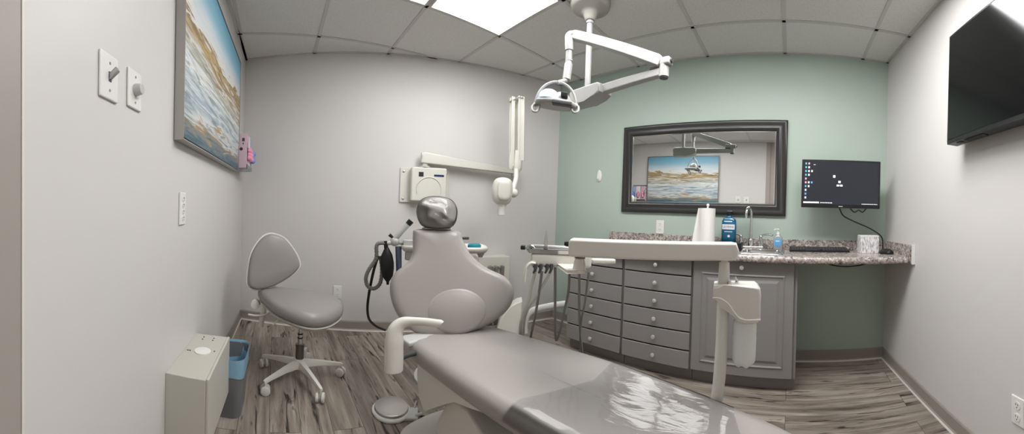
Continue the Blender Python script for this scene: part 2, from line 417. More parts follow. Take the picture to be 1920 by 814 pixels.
# ceiling with a lay-in grid squared to the counter wall; light panels, seen and added, drop into its cells
SX = [2.11 + .615 * k for k in range(-7, 3)]; OY = [.42 + .60 * k for k in range(0, 6)]
bm = new_bm(); add_prism(bm, [(p.x, p.y) for p in ROOM], lambda a, b, d: V(a, b, d), CEIL, CEIL + .05); struct('ceiling', bm, m_ceil)
def clip_line(p, d):
    """part of the line p + t d inside the room's plan"""
    t0, t1 = -9., 9.; n = len(ROOM)
    for i in range(n):
        a, b = ROOM[i], ROOM[(i + 1) % n]; e = b - a; nn = V(e.y, -e.x)
        den = d.dot(nn); num = (a - p).dot(nn)
        if abs(den) < 1e-9: continue
        if den > 0: t0 = max(t0, num / den)
        else: t1 = min(t1, num / den)
    return t0, t1
bm = new_bm()
nG = WALLS['G'][2]
for fam, vals, w in (('s', SX, .024), ('o', OY, .024)):
    for val in vals:
        p = C1 + (dG * val if fam == 's' else nG * val); d = nG if fam == 's' else dG
        t0, t1 = clip_line(p, d)
        if t1 - t0 < .05: continue
        a, b = p + d * t0, p + d * t1; h = V(d.y, -d.x) * (w / 2)
        add_prism(bm, [(q.x, q.y) for q in (a - h, b - h, b + h, a + h)], lambda x, y, z: V(x, y, z), CEIL - .005, CEIL)
for i in range(5):
    a, b = ROOM[i], ROOM[(i + 1) % 5]; e = (b - a).normalized(); n = V(e.y, -e.x) * .022
    add_prism(bm, [(q.x, q.y) for q in (a, b, b + n, a + n)], lambda x, y, z: V(x, y, z), CEIL - .005, CEIL)
struct('trim_8', bm, m_tbar)

def diffuser(name, strength):
    m = mat(name, (.8, .8, .8, 1), .5, emit=((.988, .988, .985, 1), strength)); return m
m_diff = diffuser('glowing_light_diffuser', 8.)
m_diff_added = diffuser('added_light_diffuser', 17.)  # stronger glow for the unseen panels added to fill the right side
LIGHTS = [(2.11 - 3 * .615, 1.02, 'bright square ceiling light panel, the middle one and most fully seen'),
          (2.11 - 3 * .615, 1.62, 'bright square ceiling light panel, nearer the left wall and cut by the picture top'),
          (2.11 - 2 * .615, 1.02, 'bright square ceiling light panel beside the exam light canopy, only its corner seen'),
          (2.11 - 1 * .615, 1.02, 'added unseen square ceiling light panel overhead, in line with the mirror and sink'),
          (2.11, 1.02, 'added unseen square ceiling light panel overhead, nearest the television wall')]  # this panel and the previous one are added out of view for brightness
for s, o, lab in LIGHTS:
    t = thing('ceiling_light', lab, 'ceiling light', on('G', s, o, CEIL), rot('G'), 'square ceiling light panels')
    bm = new_bm(); add_box(bm, .025, .59, -.575, -.025, -.012, -.004); obj('diffuser', bm, m_diff if s + o < 2. or o > 1.5 else m_diff_added, t, smooth=None)
    bm = new_bm()
    for (x0, x1, y0, y1) in ((.012, .025, -.588, -.012), (.59, .603, -.588, -.012), (.025, .59, -.025, -.012), (.025, .59, -.588, -.575)): add_box(bm, x0, x1, y0, y1, -.013, -.0)
    obj('light_frame', bm, m_tbar, t, smooth=None)

# ------------------------------------------------------------------ left wall fittings
def plate(parent, w, h, m=None, name='cover_plate'):
    bm = new_bm(); add_box(bm, -w / 2, w / 2, -.008, 0, -h / 2, h / 2, .004, 2); return obj(name, bm, m or m_plate, parent)
def screws(parent, zs):
    for z in zs:
        bm = new_bm(); add_cyl(bm, (0, -.0095, z), (0, -.008, z), .0035, n=12); obj('screw', bm, m_steel, parent)
t = thing('light_switch', 'white toggle light switch on left wall, taller plate nearest doorway', 'light switch', on('L', 2.263, 0, 1.428), rot('L'))
plate(t, .086, .118); screws(t, (.035, -.035))
bm = new_bm(); add_box(bm, -.006, .006, -.0095, -.008, -.0125, .0125); obj('toggle_slot', bm, m_dgrey, t)
bm = new_bm(); add_obox(bm, V(0, -.018, .006), V(.0045, 0, 0), V(0, -.012, .008), V(0, .0025, .0045), .002); obj('toggle', bm, m_lgrey, t)
t = thing('dimmer_switch', 'white dimmer switch with round knob on left wall, between toggle switch and painting', 'dimmer switch', on('L', 2.122, 0, 1.437), rot('L'))
plate(t, .082, .114); screws(t, (.038, -.038))
bm = new_bm(); add_lathe(bm, [(.018, 0), (.018, .006), (.0155, .022), (.012, .024)], (0, -.008, 0), (0, -1, 0), 20); obj('knob', bm, m_lgrey, t)

def outlet(name, label, w, s, o, z, gang=1, h=.115):
    t = thing(name, label, 'electrical outlet', on(w, s, o, z), rot(w), 'white wall outlets')
    plate(t, .073, h)
    for dz in ((.024, -.024) if gang == 1 else (.042, .014, -.014, -.042)):
        k = 1. if gang == 1 else .75
        bm = new_bm(); add_lathe(bm, [(.017 * k, 0), (.017 * k, .002), (.015 * k, .003)], (0, -.008, dz), (0, -1, 0), 20); s_ = obj('socket', bm, m_white, t)
        bm = new_bm()
        for dx in (-.006 * k, .006 * k): add_box(bm, dx - .0012, dx + .0012, -.0118, -.0105, dz + .001 * k, dz + .009 * k)
        add_cyl(bm, (0, -.0118, dz - .007 * k), (0, -.0105, dz - .007 * k), .0024, n=10); obj('slots', bm, m_black, s_)
    return t
outlet('wall_outlet', 'white wall outlet with four sockets below the seascape painting on left wall', 'L', 1.678, 0, 1.073, 2, .14)
outlet('wall_outlet', 'white wall outlet low on grey wall behind the stool seat', 'B', .887, 0, .336)
outlet('wall_outlet', 'white wall outlet on sage wall above the counter, under the mirror', 'G', 1.133, 0, 1.012, 1, .115)
outlet('wall_outlet', 'white wall outlet low on pale wall at right, under the television', 'R', 1.49, 0, .325)

# painting in a shallow silver frame
t = thing('seascape_painting', 'large abstract seascape painting in silver floating frame on left wall', 'painting', on('L', 1.787, 0, 1.35), rot('L'))
PW, PH = 1.286, .845
bm = new_bm(); add_frame(bm, 0, PW, 0, PH, [(0, .003), (0, .042), (.004, .042), (.004, .012), (.02, .012), (.02, .003)]); obj('picture_frame', bm, mat('silver_frame', rgb(170, 167, 162), .35, metal=.45), t, smooth=None)
bm = new_bm(); add_box(bm, .010, PW - .010, -.039, -.004, .010, PH - .010, .002); obj('canvas', bm, m_art, t, smooth=None)

# glove boxes standing in an acrylic holder
t = thing('glove_box_holder', 'clear acrylic wall holder carrying three glove boxes in the corner', 'glove box holder', on('L', .497, 0, 1.375), rot('L'))
bm = new_bm(); add_box(bm, 0, .285, -.106, 0, 0, .004); add_box(bm, 0, .285, -.004, 0, .004, .3); add_box(bm, 0, .285, -.106, -.103, .004, .035)
obj('holder_shell', bm, m_glass, t, smooth=None)
m_pinkbox = mat('pink_carton', rgb(198, 172, 184), .5); m_bluebox = mat('blue_carton', rgb(160, 178, 206), .5); m_whitebox = mat('white_carton', rgb(222, 214, 220), .5)
m_pink = mat('pink_glove', rgb(232, 150, 180), .5); m_bluegl = mat('blue_glove', rgb(120, 160, 220), .5); m_ink = mat('dark_ink', rgb(70, 50, 66), .5)
for k, (mb, mg, nm) in enumerate(((m_pinkbox, m_pink, 'pink carton of gloves, nearest the painting'), (m_whitebox, m_pink, 'white carton of gloves between the pink and blue cartons'), (m_bluebox, m_bluegl, 'blue carton of gloves nearest the corner'))):
    g = thing('glove_box', nm, 'glove box', on('L', .497 - .005 - .093 * k, .006, 1.379), rot('L'), 'glove boxes in the corner holder')
    bm = new_bm(); add_box(bm, 0, .088, -.094, 0, 0, .27, .002); obj('carton', bm, mb, g, smooth=None)
    bm = new_bm(); add_pad(bm, [(.03 * math.cos(a) + .044, .06 * math.sin(a) + .11) for a in [2 * PI * i / 12 for i in range(12)]], (.044, .09), (.044, .13), [(0, 1, 0), (0, .5, .0008), (0, .1, .0008)], lambda u, v, h: V(u, -.0945 - h, v), 2); obj('dispensing_slot', bm, m_ink, g)
    bm = new_bm()
    for j in range(3): add_ball(bm, (.044 + random.uniform(-.008, .008), -.104 - .012 * random.random(), .085 + .028 * j), .021, .022, .024, n=12)
    obj('glove', bm, mg if k != 0 else m_pink, g)
    if k == 0:
        for f_ in ((-.0008, 0, -.03, -.022, .17, .235), (-.0008, 0, -.075, -.055, .21, .235), (-.0008, 0, -.068, -.06, .185, .2), (.012, .02, -.0948, -.094, .12, .2)):
            bm = new_bm(); add_box(bm, *f_); obj('printing', bm, m_ink, g, smooth=None)
        bm = new_bm(); add_lathe(bm, [(.013, 0), (.013, .0006), (.008, .0006), (.008, 0)], (-.0003, -.05, .15), (-1, 0, 0), 20); obj('ring_mark', bm, m_ink, g, smooth=None)

# baseboard heater box on the left wall, bin beside it
t = thing('wall_heater', 'almond metal box heater fixed low on the left wall', 'heater', on('L', 1.83, 0, .14), rot('L'))
bm = new_bm(); add_box(bm, 0, .41, -.16, -.0, 0, .285, .003); obj('cabinet_body', bm, m_heater, t)
bm = new_bm(); add_box(bm, .002, .408, -.172, -.16, .004, .288, .003); obj('front_panel', bm, m_heater, t)
bm = new_bm(); add_lathe(bm, [(.036, 0), (.036, .004), (.03, .006), (.004, .007)], (.225, -.085, .285), (0, 0, 1), 28); obj('round_cap', bm, m_white, t)
for (x, y) in ((.215, -.03), (.215, -.02), (.24, -.135), (.35, -.05), (.35, -.1), (.375, -.05), (.375, -.1)):
    bm = new_bm(); add_cyl(bm, (x, y, .285), (x, y, .2865), .004, n=10); obj('screw', bm, m_dgrey, t)

def rrect(x0, x1, y0, y1, r, n=5):
    out = []
    for cx, cy, a0 in ((x1 - r, y0 + r, -90), (x1 - r, y1 - r, 0), (x0 + r, y1 - r, 90), (x0 + r, y0 + r, 180)):
        for k in range(n + 1):
            a = math.radians(a0 + 90 * k / n); out.append((cx + r * math.cos(a), cy + r * math.sin(a)))
    return out
BINP = on('L', 1.31, .16, 0)
t = thing('waste_bin', 'grey waste bin with a blue liner beside the wall heater', 'waste bin', BINP, rot('L'))
def tapered(bm, outer, inner_off, z0, z1, sb, st, thick=.003):
    rings = []
    for z, s, off in ((z0, sb, 0), (z1, st, 0), (z1, st, thick), (z0 + .004, sb, thick)):
        ring = []
        for x, y in outer:
            l = math.hypot(x, y); f = s * (1 - off / l); ring.append(bm.verts.new(V(x * f, y * f, z)))
        rings.append(ring)
    bridge(bm, rings); return bm
m_bin = mat('grey_bin_plastic', rgb(108, 109, 111), .45)
ol = rrect(-.125, .125, -.085, .085, .05)
bm = new_bm(); tapered(bm, ol, 0, 0, .30, .8, 1.); obj('bin_body', bm, m_bin, t)
m_liner = mat('blue_bin_liner', rgb(150, 196, 222), .3, trans=.25, bump=(40, .5, .006))
bm = new_bm(); rings = []
for z, s in ((.215, .965), (.24, .985), (.28, 1.0), (.304, 1.025), (.313, 1.02), (.304, .985), (.23, .93), (.12, .83), (.02, .76)):
    rings.append([bm.verts.new(V(x * s * (1 + .006 * math.sin(1.1 * i + z * 60)), y * s * (1 + .006 * math.sin(.9 * i + z * 60)), z + (.006 * math.sin(i * .8) if z < .22 and z > .2 else 0))) for i, (x, y) in enumerate(ol)])
bridge(bm, rings, True, False); bm.faces.new(rings[-1]); obj('bin_liner', bm, m_liner, t)

# ------------------------------------------------------------------ operator stool
SC = V(-1.177, 1.601)
t = thing('operator_stool', 'grey upholstered wheeled stool standing by the back wall', 'stool', (SC.x, SC.y, 0), 0.)
for k in range(5):
    a = math.radians(-99 + 72 * k); d = V(math.cos(a), math.sin(a), 0); s_ = V(-d.y, d.x, 0)
    bm = new_bm()
    rings = []
    for q, w, h, z in ((.025, .022, .026, .105), (.12, .016, .018, .10), (.22, .013, .012, .086), (.262, .012, .010, .078), (.274, .009, .007, .076)):
        c = d * q + V(0, 0, z); rings.append([bm.verts.new(c + s_ * (w * x) + V(0, 0, h * y)) for x, y in ((-1, -.6), (-.8, -1), (.8, -1), (1, -.6), (.7, .8), (-.7, .8))])
    bridge(bm, rings); leg = obj('leg', bm, m_beige, t)
    bm = new_bm(); c = d * .262; tdir = V(math.cos(a + .9), math.sin(a + .9), 0)
    for sd in (-1, 1): add_lathe(bm, [(.004, -.009), (.024, -.009), (.0275, -.005), (.0275, .005), (.022, .009), (.004, .009)], c + tdir * (.016 * sd) + V(0, 0, .0275), tdir, 20)
    add_cyl(bm, c + V(0, 0, .03), c + V(0, 0, .075), .007, n=12); add_cyl(bm, c - tdir * .02 + V(0, 0, .0275), c + tdir * .02 + V(0, 0, .0275), .006, n=12)
    obj('caster', bm, m_beige, leg)
bm = new_bm(); add_lathe(bm, [(.036, .075), (.036, .125), (.03, .135)], (0, 0, 0)); obj('hub', bm, m_beige, t)
bm = new_bm(); add_lathe(bm, [(.026, .11), (.026, .21), (.028, .215), (.028, .225), (.02, .228)], (0, 0, 0)); obj('column_sleeve', bm, mat('dark_steel', rgb(120, 117, 112), .3, metal=1.), t)
bm = new_bm(); add_lathe(bm, [(.016, .22), (.016, .43)], (0, 0, 0)); obj('gas_lift', bm, m_chrome, t)
bm = new_bm()
for z in (.262, .287): add_lathe(bm, [(.0175, z), (.0175, z + .008)], (0, 0, 0))
obj('collar', bm, m_black, t)
fd = V(.97, .06, 0).normalized(); fs = V(-fd.y, fd.x, 0)     # the way the stool faces
SZ = .475
soul = [(-.332, 0), (-.305, .05), (-.21, .115), (-.06, .19), (.09, .215), (.19, .18), (.24, .09), (.25, 0), (.24, -.09), (.19, -.18), (.09, -.215), (-.06, -.19), (-.21, -.115), (-.305, -.05)]
bm = new_bm(); add_pad(bm, soul, (-.09, 0), (.08, 0), cushion(.085, .04, .012), lambda u, v, h: fd * (u + .0) + fs * v + V(0, 0, SZ + h - .03 * max(0, u / .25) ** 2 + .015 * max(0, -u / .22)), 4)
obj('seat', bm, m_vinyl2, t)
bm = new_bm(); add_pad(bm, soul, (-.09, 0), (.08, 0), [(.05, .05, -.03), (.05, .6, -.03), (.03, 1, -.02), (.012, 1, .0), (.02, 1, .004), (.05, .6, .004), (.05, .05, .004)], lambda u, v, h: fd * u + fs * v + V(0, 0, SZ - .045 + h - .03 * max(0, u / .25) ** 2 + .015 * max(0, -u / .22)), 4)
obj('seat_shell', bm, m_beige, t)
bm = new_bm(); add_obox(bm, fd * -.03 + V(0, 0, .412), fd * .1, fs * .05, V(0, 0, .014), .008); obj('seat_mechanism', bm, m_dgrey, t)
bm = new_bm(); add_tube(bm, [fd * -.02 + V(0, 0, .41) - fs * .03, fd * -.06 - fs * .12 + V(0, 0, .405), fd * -.085 - fs * .17 + V(0, 0, .375)], lambda q: .006 + .004 * max(0, q - .6), 8)
obj('lever', bm, m_beige, t)
# back post, bracket and backrest
bc = fd * -.235
bm = new_bm(); add_tube(bm, [fd * -.08 + V(0, 0, .415), fd * -.22 + V(0, 0, .41), bc + fd * -.03 + V(0, 0, .46), bc + fd * -.03 + V(0, 0, .55), bc + fd * -.02 + V(0, 0, .64)], .014, 8, sx=1., sy=1.5)
obj('back_post', bm, m_dgrey, t)
bm = new_bm(); add_lathe(bm, [(.004, -.02), (.028, -.02), (.031, -.01), (.031, .01), (.028, .02), (.004, .02)], (-1.4682, 1.5015, 0.4344), (.6, -.8, 0), 20); add_tube(bm, [(-1.4221, 1.5179, 0.4348), (-1.4026, 1.5087, 0.3958), (-1.4023, 1.4954, 0.3466), (-1.4064, 1.4915, 0.3044)], lambda q: .022 - .005 * q, 10, sx=1., sy=.8)
obj('back_bracket', bm, m_beige, t, world=True)
bm = new_bm(); add_tube(bm, [(-1.4701, 1.4431, 0.3757), (-1.4155, 1.4551, 0.3806), (-1.3721, 1.4961, 0.3892), (-1.3511, 1.5418, 0.4079)], .007, 8); obj('tension_lever', bm, m_beige, t, world=True)
bd = V(.80, -.60, 0).normalized(); bs = V(-bd.y, bd.x, 0); bup = (V(0, 0, 1) - bd * .12).normalized(); bn = bs.cross(bup)
if bn.dot(bd) < 0: bn = -bn
bo = bc + fd * .015 + V(0, 0, .535)
boul = [(0, .365), (.075, .335), (.14, .255), (.174, .18), (.17, .135), (.113, .08), (.02, .027), (-.075, 0), (-.14, .007), (-.166, .05), (-.159, .153), (-.14, .24), (-.095, .316), (-.05, .355)]
def bfr(u, v, h): return bo + bs * u + bup * v + bn * (h + .35 * u * u)
bm = new_bm(); add_pad(bm, boul, (0, .12), (0, .22), cushion(.05, .024, .012), bfr, 4); obj('backrest', bm, m_vinyl2, t)
bm = new_bm(); add_pad(bm, [(u * 1.06, .179 + (v - .179) * 1.05) for u, v in boul], (0, .12), (0, .22), [(.03, .05, -.04), (.03, .6, -.038), (.012, 1, -.034), (0, 1, -.02), (.0, 1, -.004), (.02, 1, -.002), (.03, .6, -.002), (.03, .05, -.002)], bfr, 4); obj('back_shell', bm, m_beige, t)

# ------------------------------------------------------------------ patient chair
CH = V(-.16, 1.41, 0); CA = math.radians(-41.5)
chair = thing('dental_chair', 'grey upholstered reclining dental chair filling the middle of the room', 'dental chair', CH, CA)
def interp(tab, x):
    if x <= tab[0][0]: return tab[0][1]
    for (a, b), (c, d) in zip(tab, tab[1:]):
        if x <= c: return b + (d - b) * (x - a) / (c - a)
    return tab[-1][1]
def seat_z(x): return interp([(-.2, .455), (.05, .452), (.5, .452), (.8, .437), (1.3, .405)], x)
s_r = [(-.215, .06), (-.165, .22), (-.06, .272), (.1, .293), (.28, .303), (.53, .29), (.71, .262), (.91, .205), (1.06, .14), (1.18, .065), (1.25, -.015)]
s_l = [(1.265, -.09), (1.23, -.165), (1.12, -.205), (.95, -.218), (.7, -.215), (.4, -.208), (.1, -.205), (-.1, -.207), (-.2, -.19), (-.235, -.11)]
bm = new_bm(); add_pad(bm, s_r + s_l, (.03, .045), (1.0, -.035), cushion(.095, .042, .004), lambda u, v, h: V(u, v, seat_z(u) + h), 4)
obj('seat', bm, m_vinyl, chair, smooth=60)
seat_o = chair.children[0]
# clear cover stretched over the foot end
bm = new_bm(); rows = []
def yr(x): return interp([(a, b) for a, b in s_r], x)
def yl(x): return interp([(a, b) for a, b in reversed(s_l)], x)
for i in range(41):
    q = i / 40; row = []
    for j in range(33):
        w = j / 32
        x = (.385 + .16 * min(1, w * 1.7)) * (1 - q) + (1.04 + .02 * math.sin(w * 5)) * q
        a, b = yl(x), yr(x); zt = seat_z(x) + .0475
        if w < .12: k = w / .12; ang = PI * .62 * (1 - k); y = a + .042 - .0455 * math.sin(ang); z = zt - .042 + .0455 * math.cos(ang)
        elif w > .88: k = (w - .88) / .12; ang = PI * .62 * k; y = b - .042 + .0455 * math.sin(ang); z = zt - .042 + .0455 * math.cos(ang)
        else: y = a + .042 + (b - a - .084) * (w - .12) / .76; z = zt + .0075
        z += .0006 * math.sin(23 * x + 9 * w) * math.sin(31 * w + 14 * x) * (1 if .12 < w < .88 else .3)
        row.append(bm.verts.new(V(x, y, z)))
    rows.append(row)
bridge(bm, rows, False, False); obj('plastic_cover', bm, m_film, seat_o, label='clear plastic cover over the foot end', smooth=180)
# backrest
Bb = V(-.301, 1.531, .473); ac = V(.94, .34, 0).normalized(); bu = V(-.080, .223, .972).normalized(); bnn = ac.cross(bu).normalized()
if bnn.y > 0: bnn = -bnn
def bk(u, v, h): return Bb + ac * u + bu * v + bnn * (h + .30 * max(0, abs(u - .04) - .1) ** 1.5)
bol = [(-.146, .53), (-.16, .50), (-.16, .411), (-.186, .354), (-.239, .307), (-.264, .251), (-.258, .179), (-.228, .11), (-.18, .05), (-.12, .015), (-.037, .0), (.04, -.001), (.141, .022), (.237, .061), (.315, .119), (.347, .183), (.341, .241), (.302, .29), (.226, .329), (.168, .373), (.126, .42), (.096, .485), (.074, .527), (-.04, .534)]
bm = new_bm(); add_pad(bm, bol, (.04, .17), (-.034, .44), cushion(.10, .045, .006), bk, 4); back = obj('backrest', bm, m_vinyl, chair, world=True, smooth=60)
bm = new_bm(); add_pad(bm, [(.056 + .150 * math.cos(2 * PI * i / 16), .129 + .115 * math.sin(2 * PI * i / 16)) for i in range(16)], (.03, .129), (.084, .129), cushion(.05, .025, .014), lambda u, v, h: bk(u, v, h + .034), 3); obj('lumbar_cushion', bm, m_vinyl, back, world=True, smooth=60)
bm = new_bm(); add_pad(bm, [(u * .95 + .003, .26 + (v - .26) * .95) for u, v in bol], (.04, .17), (-.034, .44), [(.03, .05, -.075), (.03, .6, -.075), (.015, 1, -.065), (0, 1, -.05), (.02, 1, -.04), (.03, .5, -.04), (.03, .05, -.04)], bk, 4); obj('back_shell', bm, m_beige, back, world=True, smooth=60)
# headrest with its crinkled clear bag
hol = [(-.037 + a, .624 + b) for a, b in ((-.104, .0), (-.095, .05), (-.06, .083), (0, .093), (.06, .083), (.094, .05), (.102, 0), (.09, -.05), (.062, -.082), (0, -.09), (-.065, -.082), (-.093, -.05))]
bm = new_bm(); add_pad(bm, hol, (-.06, .624), (-.015, .624), cushion(.09, .04, .014), lambda u, v, h: bk(u, v, h + .01 - .34 * (v - .624)), 4); head = obj('headrest', bm, m_vinyl, chair, world=True, smooth=60)
def crinkle(u, v, h):
    d = .0022 * math.sin(95 * v + 5 * math.sin(14 * u)) + .001 * math.sin(55 * u + 40 * v); return bk(u, v, h + .01 + d - .34 * (v - .624))
bm = new_bm(); add_pad(bm, [(-.037 + (u + .037) * 1.045, .624 + (v - .624) * 1.045) for u, v in hol], (-.06, .624), (-.015, .624), cushion(.102, .045, .016), crinkle, 6); obj('plastic_cover', bm, m_film, head, world=True, smooth=180, label='clear plastic bag over the headrest')
bm = new_bm(); add_obox(bm, bk(-.04, .52, -.03), ac * .035, bu * .11, bnn * .008, .004); add_obox(bm, bk(-.04, .534, .0), ac * .075, bu * .005, bnn * .03, .004); obj('headrest_bar', bm, m_chrome, chair, world=True)
# hinge, armrest, skirt, lift link, base
bm = new_bm(); add_box(bm, -.235, -.15, -.22, -.06, .478, .503, .008); add_box(bm, -.26, -.14, -.12, .22, .36, .46, .02); obj('hinge_cover', bm, m_lgrey, chair)
bm = new_bm(); add_tube(bm, [(-.083, -.325, .435), (-.083, -.325, .437), (-.083, -.325, .48), (-.085, -.326, .54), (-.083, -.322, .60), (-.068, -.292, .632), (-.03, -.235, .637), (.008, -.18, .632), (.014, -.172, .63)], lambda q: .040 - .021 * min(1, max(0, (q - .4)) / .3), 18, sx=1.0, sy=.78)
arm = obj('armrest', bm, m_beige, chair, smooth=60)
bm = new_bm(); add_tube(bm, [(-.095, -.30, .47), (-.11, -.24, .47), (-.13, -.15, .46)], .012, 12); obj('armrest_bracket', bm, m_dgrey, arm, smooth=60)
bm = new_bm(); add_prism(bm, [(-.18, .42), (-.19, .33), (-.18, .275), (-.154, .228), (-.125, .192), (-.105, .187), (-.085, .215), (-.03, .272), (.03, .315), (.09, .34), (.17, .358), (.25, .372), (.285, .385), (.30, .405), (.30, .425), (-.1, .43)], lambda a, b, d: V(a, d, b), -.15, .235, .012, 3); obj('underseat_skirt', bm, m_beige, chair)
bm = new_bm(); add_prism(bm, [(-.095, .10), (-.08, .16), (-.02, .265), (.02, .297), (.07, .31), (.11, .295), (.52, .07), (.52, .02), (.05, .02)], lambda a, b, d: V(a, d, b), -.105, .18, .015, 3); obj('lift_link', bm, m_beige, chair)
bm = new_bm(); add_prism(bm, [(.1, .33), (.3, .38), (.95, .36), (.95, .33), (.3, .34)], lambda a, b, d: V(a, d, b), -.10, .14, .01, 2); obj('leg_frame', bm, m_dgrey, chair)
bm = new_bm(); add_pad(bm, [(-.285, .04), (-.28, -.1), (-.245, -.19), (-.15, -.23), (.2, -.235), (.55, -.2), (.62, 0.03), (.55, .25), (.2, .29), (-.15, .285), (-.245, .22)], (-.05, .03), (.4, .03), [(.02, .04, 0), (.02, .6, 0), (.01, 1, 0), (0, 1, .012), (.004, 1, .032), (.018, 1, .046), (.03, .9, .05), (.03, .6, .054), (.03, .04, .056)], lambda u, v, h: V(u, v, h), 4); obj('base_plate', bm, m_beige, chair)

# foot control
F = V(-.578, 1.60, 0)
t = thing('foot_control', 'round steel foot control disc on the floor left of the dental chair', 'foot control', F, .3)
bm = new_bm(); add_lathe(bm, [(.02, 0), (.098, 0), (.102, .006), (.102, .014), (.095, .02), (.02, .022)], n=40); obj('control_base', bm, m_white, t)
bm = new_bm(); add_lathe(bm, [(.09, .020), (.09, .030), (.086, .034), (.05, .038), (.004, .04)], n=40); obj('pedal_disc', bm, m_steel, t)
bm = new_bm(); add_box(bm, .07, .14, -.075, .02, .0, .02, .006); add_cyl(bm, (.12, .01, .015), (.13, .03, .05), .005); add_cyl(bm, (.125, -.05, .02), (.16, -.05, .03), .008); obj('valve_block', bm, m_lgrey, t)
bm = new_bm(); add_tube(bm, [(.13, -.03, .012), (.2, -.06, .008), (.27, -.14, .008), (.33, -.22, .02)], .006, 8); obj('hose', bm, m_dgrey, t)

# ------------------------------------------------------------------ delivery unit on the chair's right side
dp = V(.697, .914, 0); rt = V(.798, -.602, 0)
t = thing('delivery_unit', 'bone coloured dental delivery arm on a curved post right of the chair', 'delivery unit', dp, 0)
bm = new_bm(); add_tube(bm, [(.36, .985, .345), (.52, .968, .345), (.625, .935, .352), (.662, .922, .395), (.686, .916, .475), (.695, .914, .62), (.697, .914, .76), (.697, .914, .87)], .0215, 16); post = obj('post', bm, m_beige, t, world=True, smooth=60)
bm = new_bm(); add_cyl(bm, dp + V(0, 0, .86), dp + V(0, 0, .945), .022, .018, 20); add_cyl(bm, dp + V(0, 0, .945), dp + V(0, 0, .957), .013, .013, 16); obj('upper_post', bm, m_beige, t, world=True)
bpoly = [(-.036, .855), (-.034, .868), (.0, .872), (.11, .872), (.124, .862), (.128, .84), (.128, .752), (.12, .742), (.07, .738), (.045, .748), (.028, .772), (.012, .798), (-.01, .812), (-.036, .816)]
fwd = V(.602, .798, 0)
bm = new_bm(); add_prism(bm, bpoly, lambda a, b, d: dp + rt * a + fwd * d + V(0, 0, b), -.048, .05, .012, 3); hb = obj('bottle_housing', bm, m_beige, t, world=True)
bm = new_bm()
for dz in (.0,): add_tube(bm, [dp + rt * a + fwd * -.0485 + V(0, 0, b) for a, b in ((-.036, .828), (-.01, .826), (.018, .808), (.036, .782), (.055, .762), (.08, .754), (.127, .756))], .003, 6)
obj('trim_bead', bm, m_beige, hb, world=True)
bm = new_bm(); add_cyl(bm, dp + rt * .045 + V(0, 0, .872) - fwd * .01, dp + rt * .045 + V(0, 0, .88) - fwd * .01, .007); add_cyl(bm, dp + rt * .05 + V(0, 0, .875) - fwd * .01, dp + rt * .038 + V(0, 0, .896) - fwd * .012, .0035)
add_cyl(bm, dp + rt * .02 + V(0, 0, .872) - fwd * .02, dp + rt * .02 + V(0, 0, .882) - fwd * .02, .006); obj('toggle', bm, m_chrome, hb, world=True)
m_bottle = mat('frosted_bottle', rgb(232, 234, 230), .35, trans=.12, ior=1.2)
bc_ = dp + rt * .078
bm = new_bm(); rings = []
for z, r in ((.745, .030), (.735, .041), (.70, .0415), (.69, .0405), (.68, .0415), (.65, .0412), (.62, .041), (.60, .040), (.586, .035), (.578, .026), (.584, .008)):
    rings.append([bm.verts.new(bc_ + V(r * math.cos(2 * PI * k / 40), r * math.sin(2 * PI * k / 40), z + (.008 * (1 + math.cos(5 * 2 * PI * k / 40)) * .5 * (1 if .01 < r < .037 and z < .6 else 0)))) for k in range(40)])
bridge(bm, rings); obj('water_bottle', bm, m_bottle, t, world=True, smooth=60)
# horizontal arm
A1 = V(.722, .896, .986); A0 = V(.198, 1.088, .985); ax = (A0 - A1).normalized(); sd = V(ax.y, -ax.x, 0)
L_ = (A0 - A1).length
bm = new_bm(); add_prism(bm, [(.0, -.031), (-.012, .0), (.0, .031), (L_ - .008, .031), (L_, .022), (L_, -.022), (L_ - .012, -.029)], lambda a, b, d: A1 + ax * a + sd * d + V(0, 0, b), -.036, .036, .009, 3); obj('horizontal_arm', bm, m_beige, t, world=True)
bm = new_bm(); add_cyl(bm, A0 + V(0, 0, .012), A0 + V(0, 0, .012) + ax * .018, .012, .009, 16); obj('arm_knob', bm, m_black, t, world=True)
pv = A0 - ax * .035
bm = new_bm(); add_lathe(bm, [(.012, .956), (.016, .945), (.018, .938), (.024, .905)], V(pv.x, pv.y, 0)); obj('pivot_mount', bm, m_beige, t, world=True)
bm = new_bm(); add_lathe(bm, [(.014, .945), (.02, .949), (.014, .956)], V(pv.x, pv.y, 0)); obj('pivot_ring', bm, m_chrome, t, world=True)
HR = 1.46
hd = V((0.2245, 1.4426, 0.9058)); hd.z = 0; hx = V(.989, -.148, 0); hy = V(.148, .989, 0)
zt_, zb_ = 0.9232, 0.8670; zh = (zt_ + zb_) / 2; hh = (zt_ - zb_) / 2
bm = new_bm(); pe = hd + hx * .02 + V(0, 0, zb_ + .004); ps_ = V(pv.x, pv.y, .903); av = pe - ps_
add_obox(bm, (pe + ps_) / 2 + V(-.012, 0, 0), av / 2 * 1.12, V(.030, 0, 0), V(0, 0, .006), .004); obj('swing_bracket', bm, m_beige, t, world=True)
bm = new_bm(); add_obox(bm, hd + V(0, 0, zh), hx * .128, hy * .095, V(0, 0, hh), .012, 3); ctrl = obj('control_head', bm, m_beige, t, world=True)
bm = new_bm(); add_obox(bm, hd + hx * .182 + hy * -.06 + V(0, 0, zh), hx * .052, hy * .018, V(0, 0, .012), .008, 3); obj('handle', bm, m_beige, ctrl, world=True)
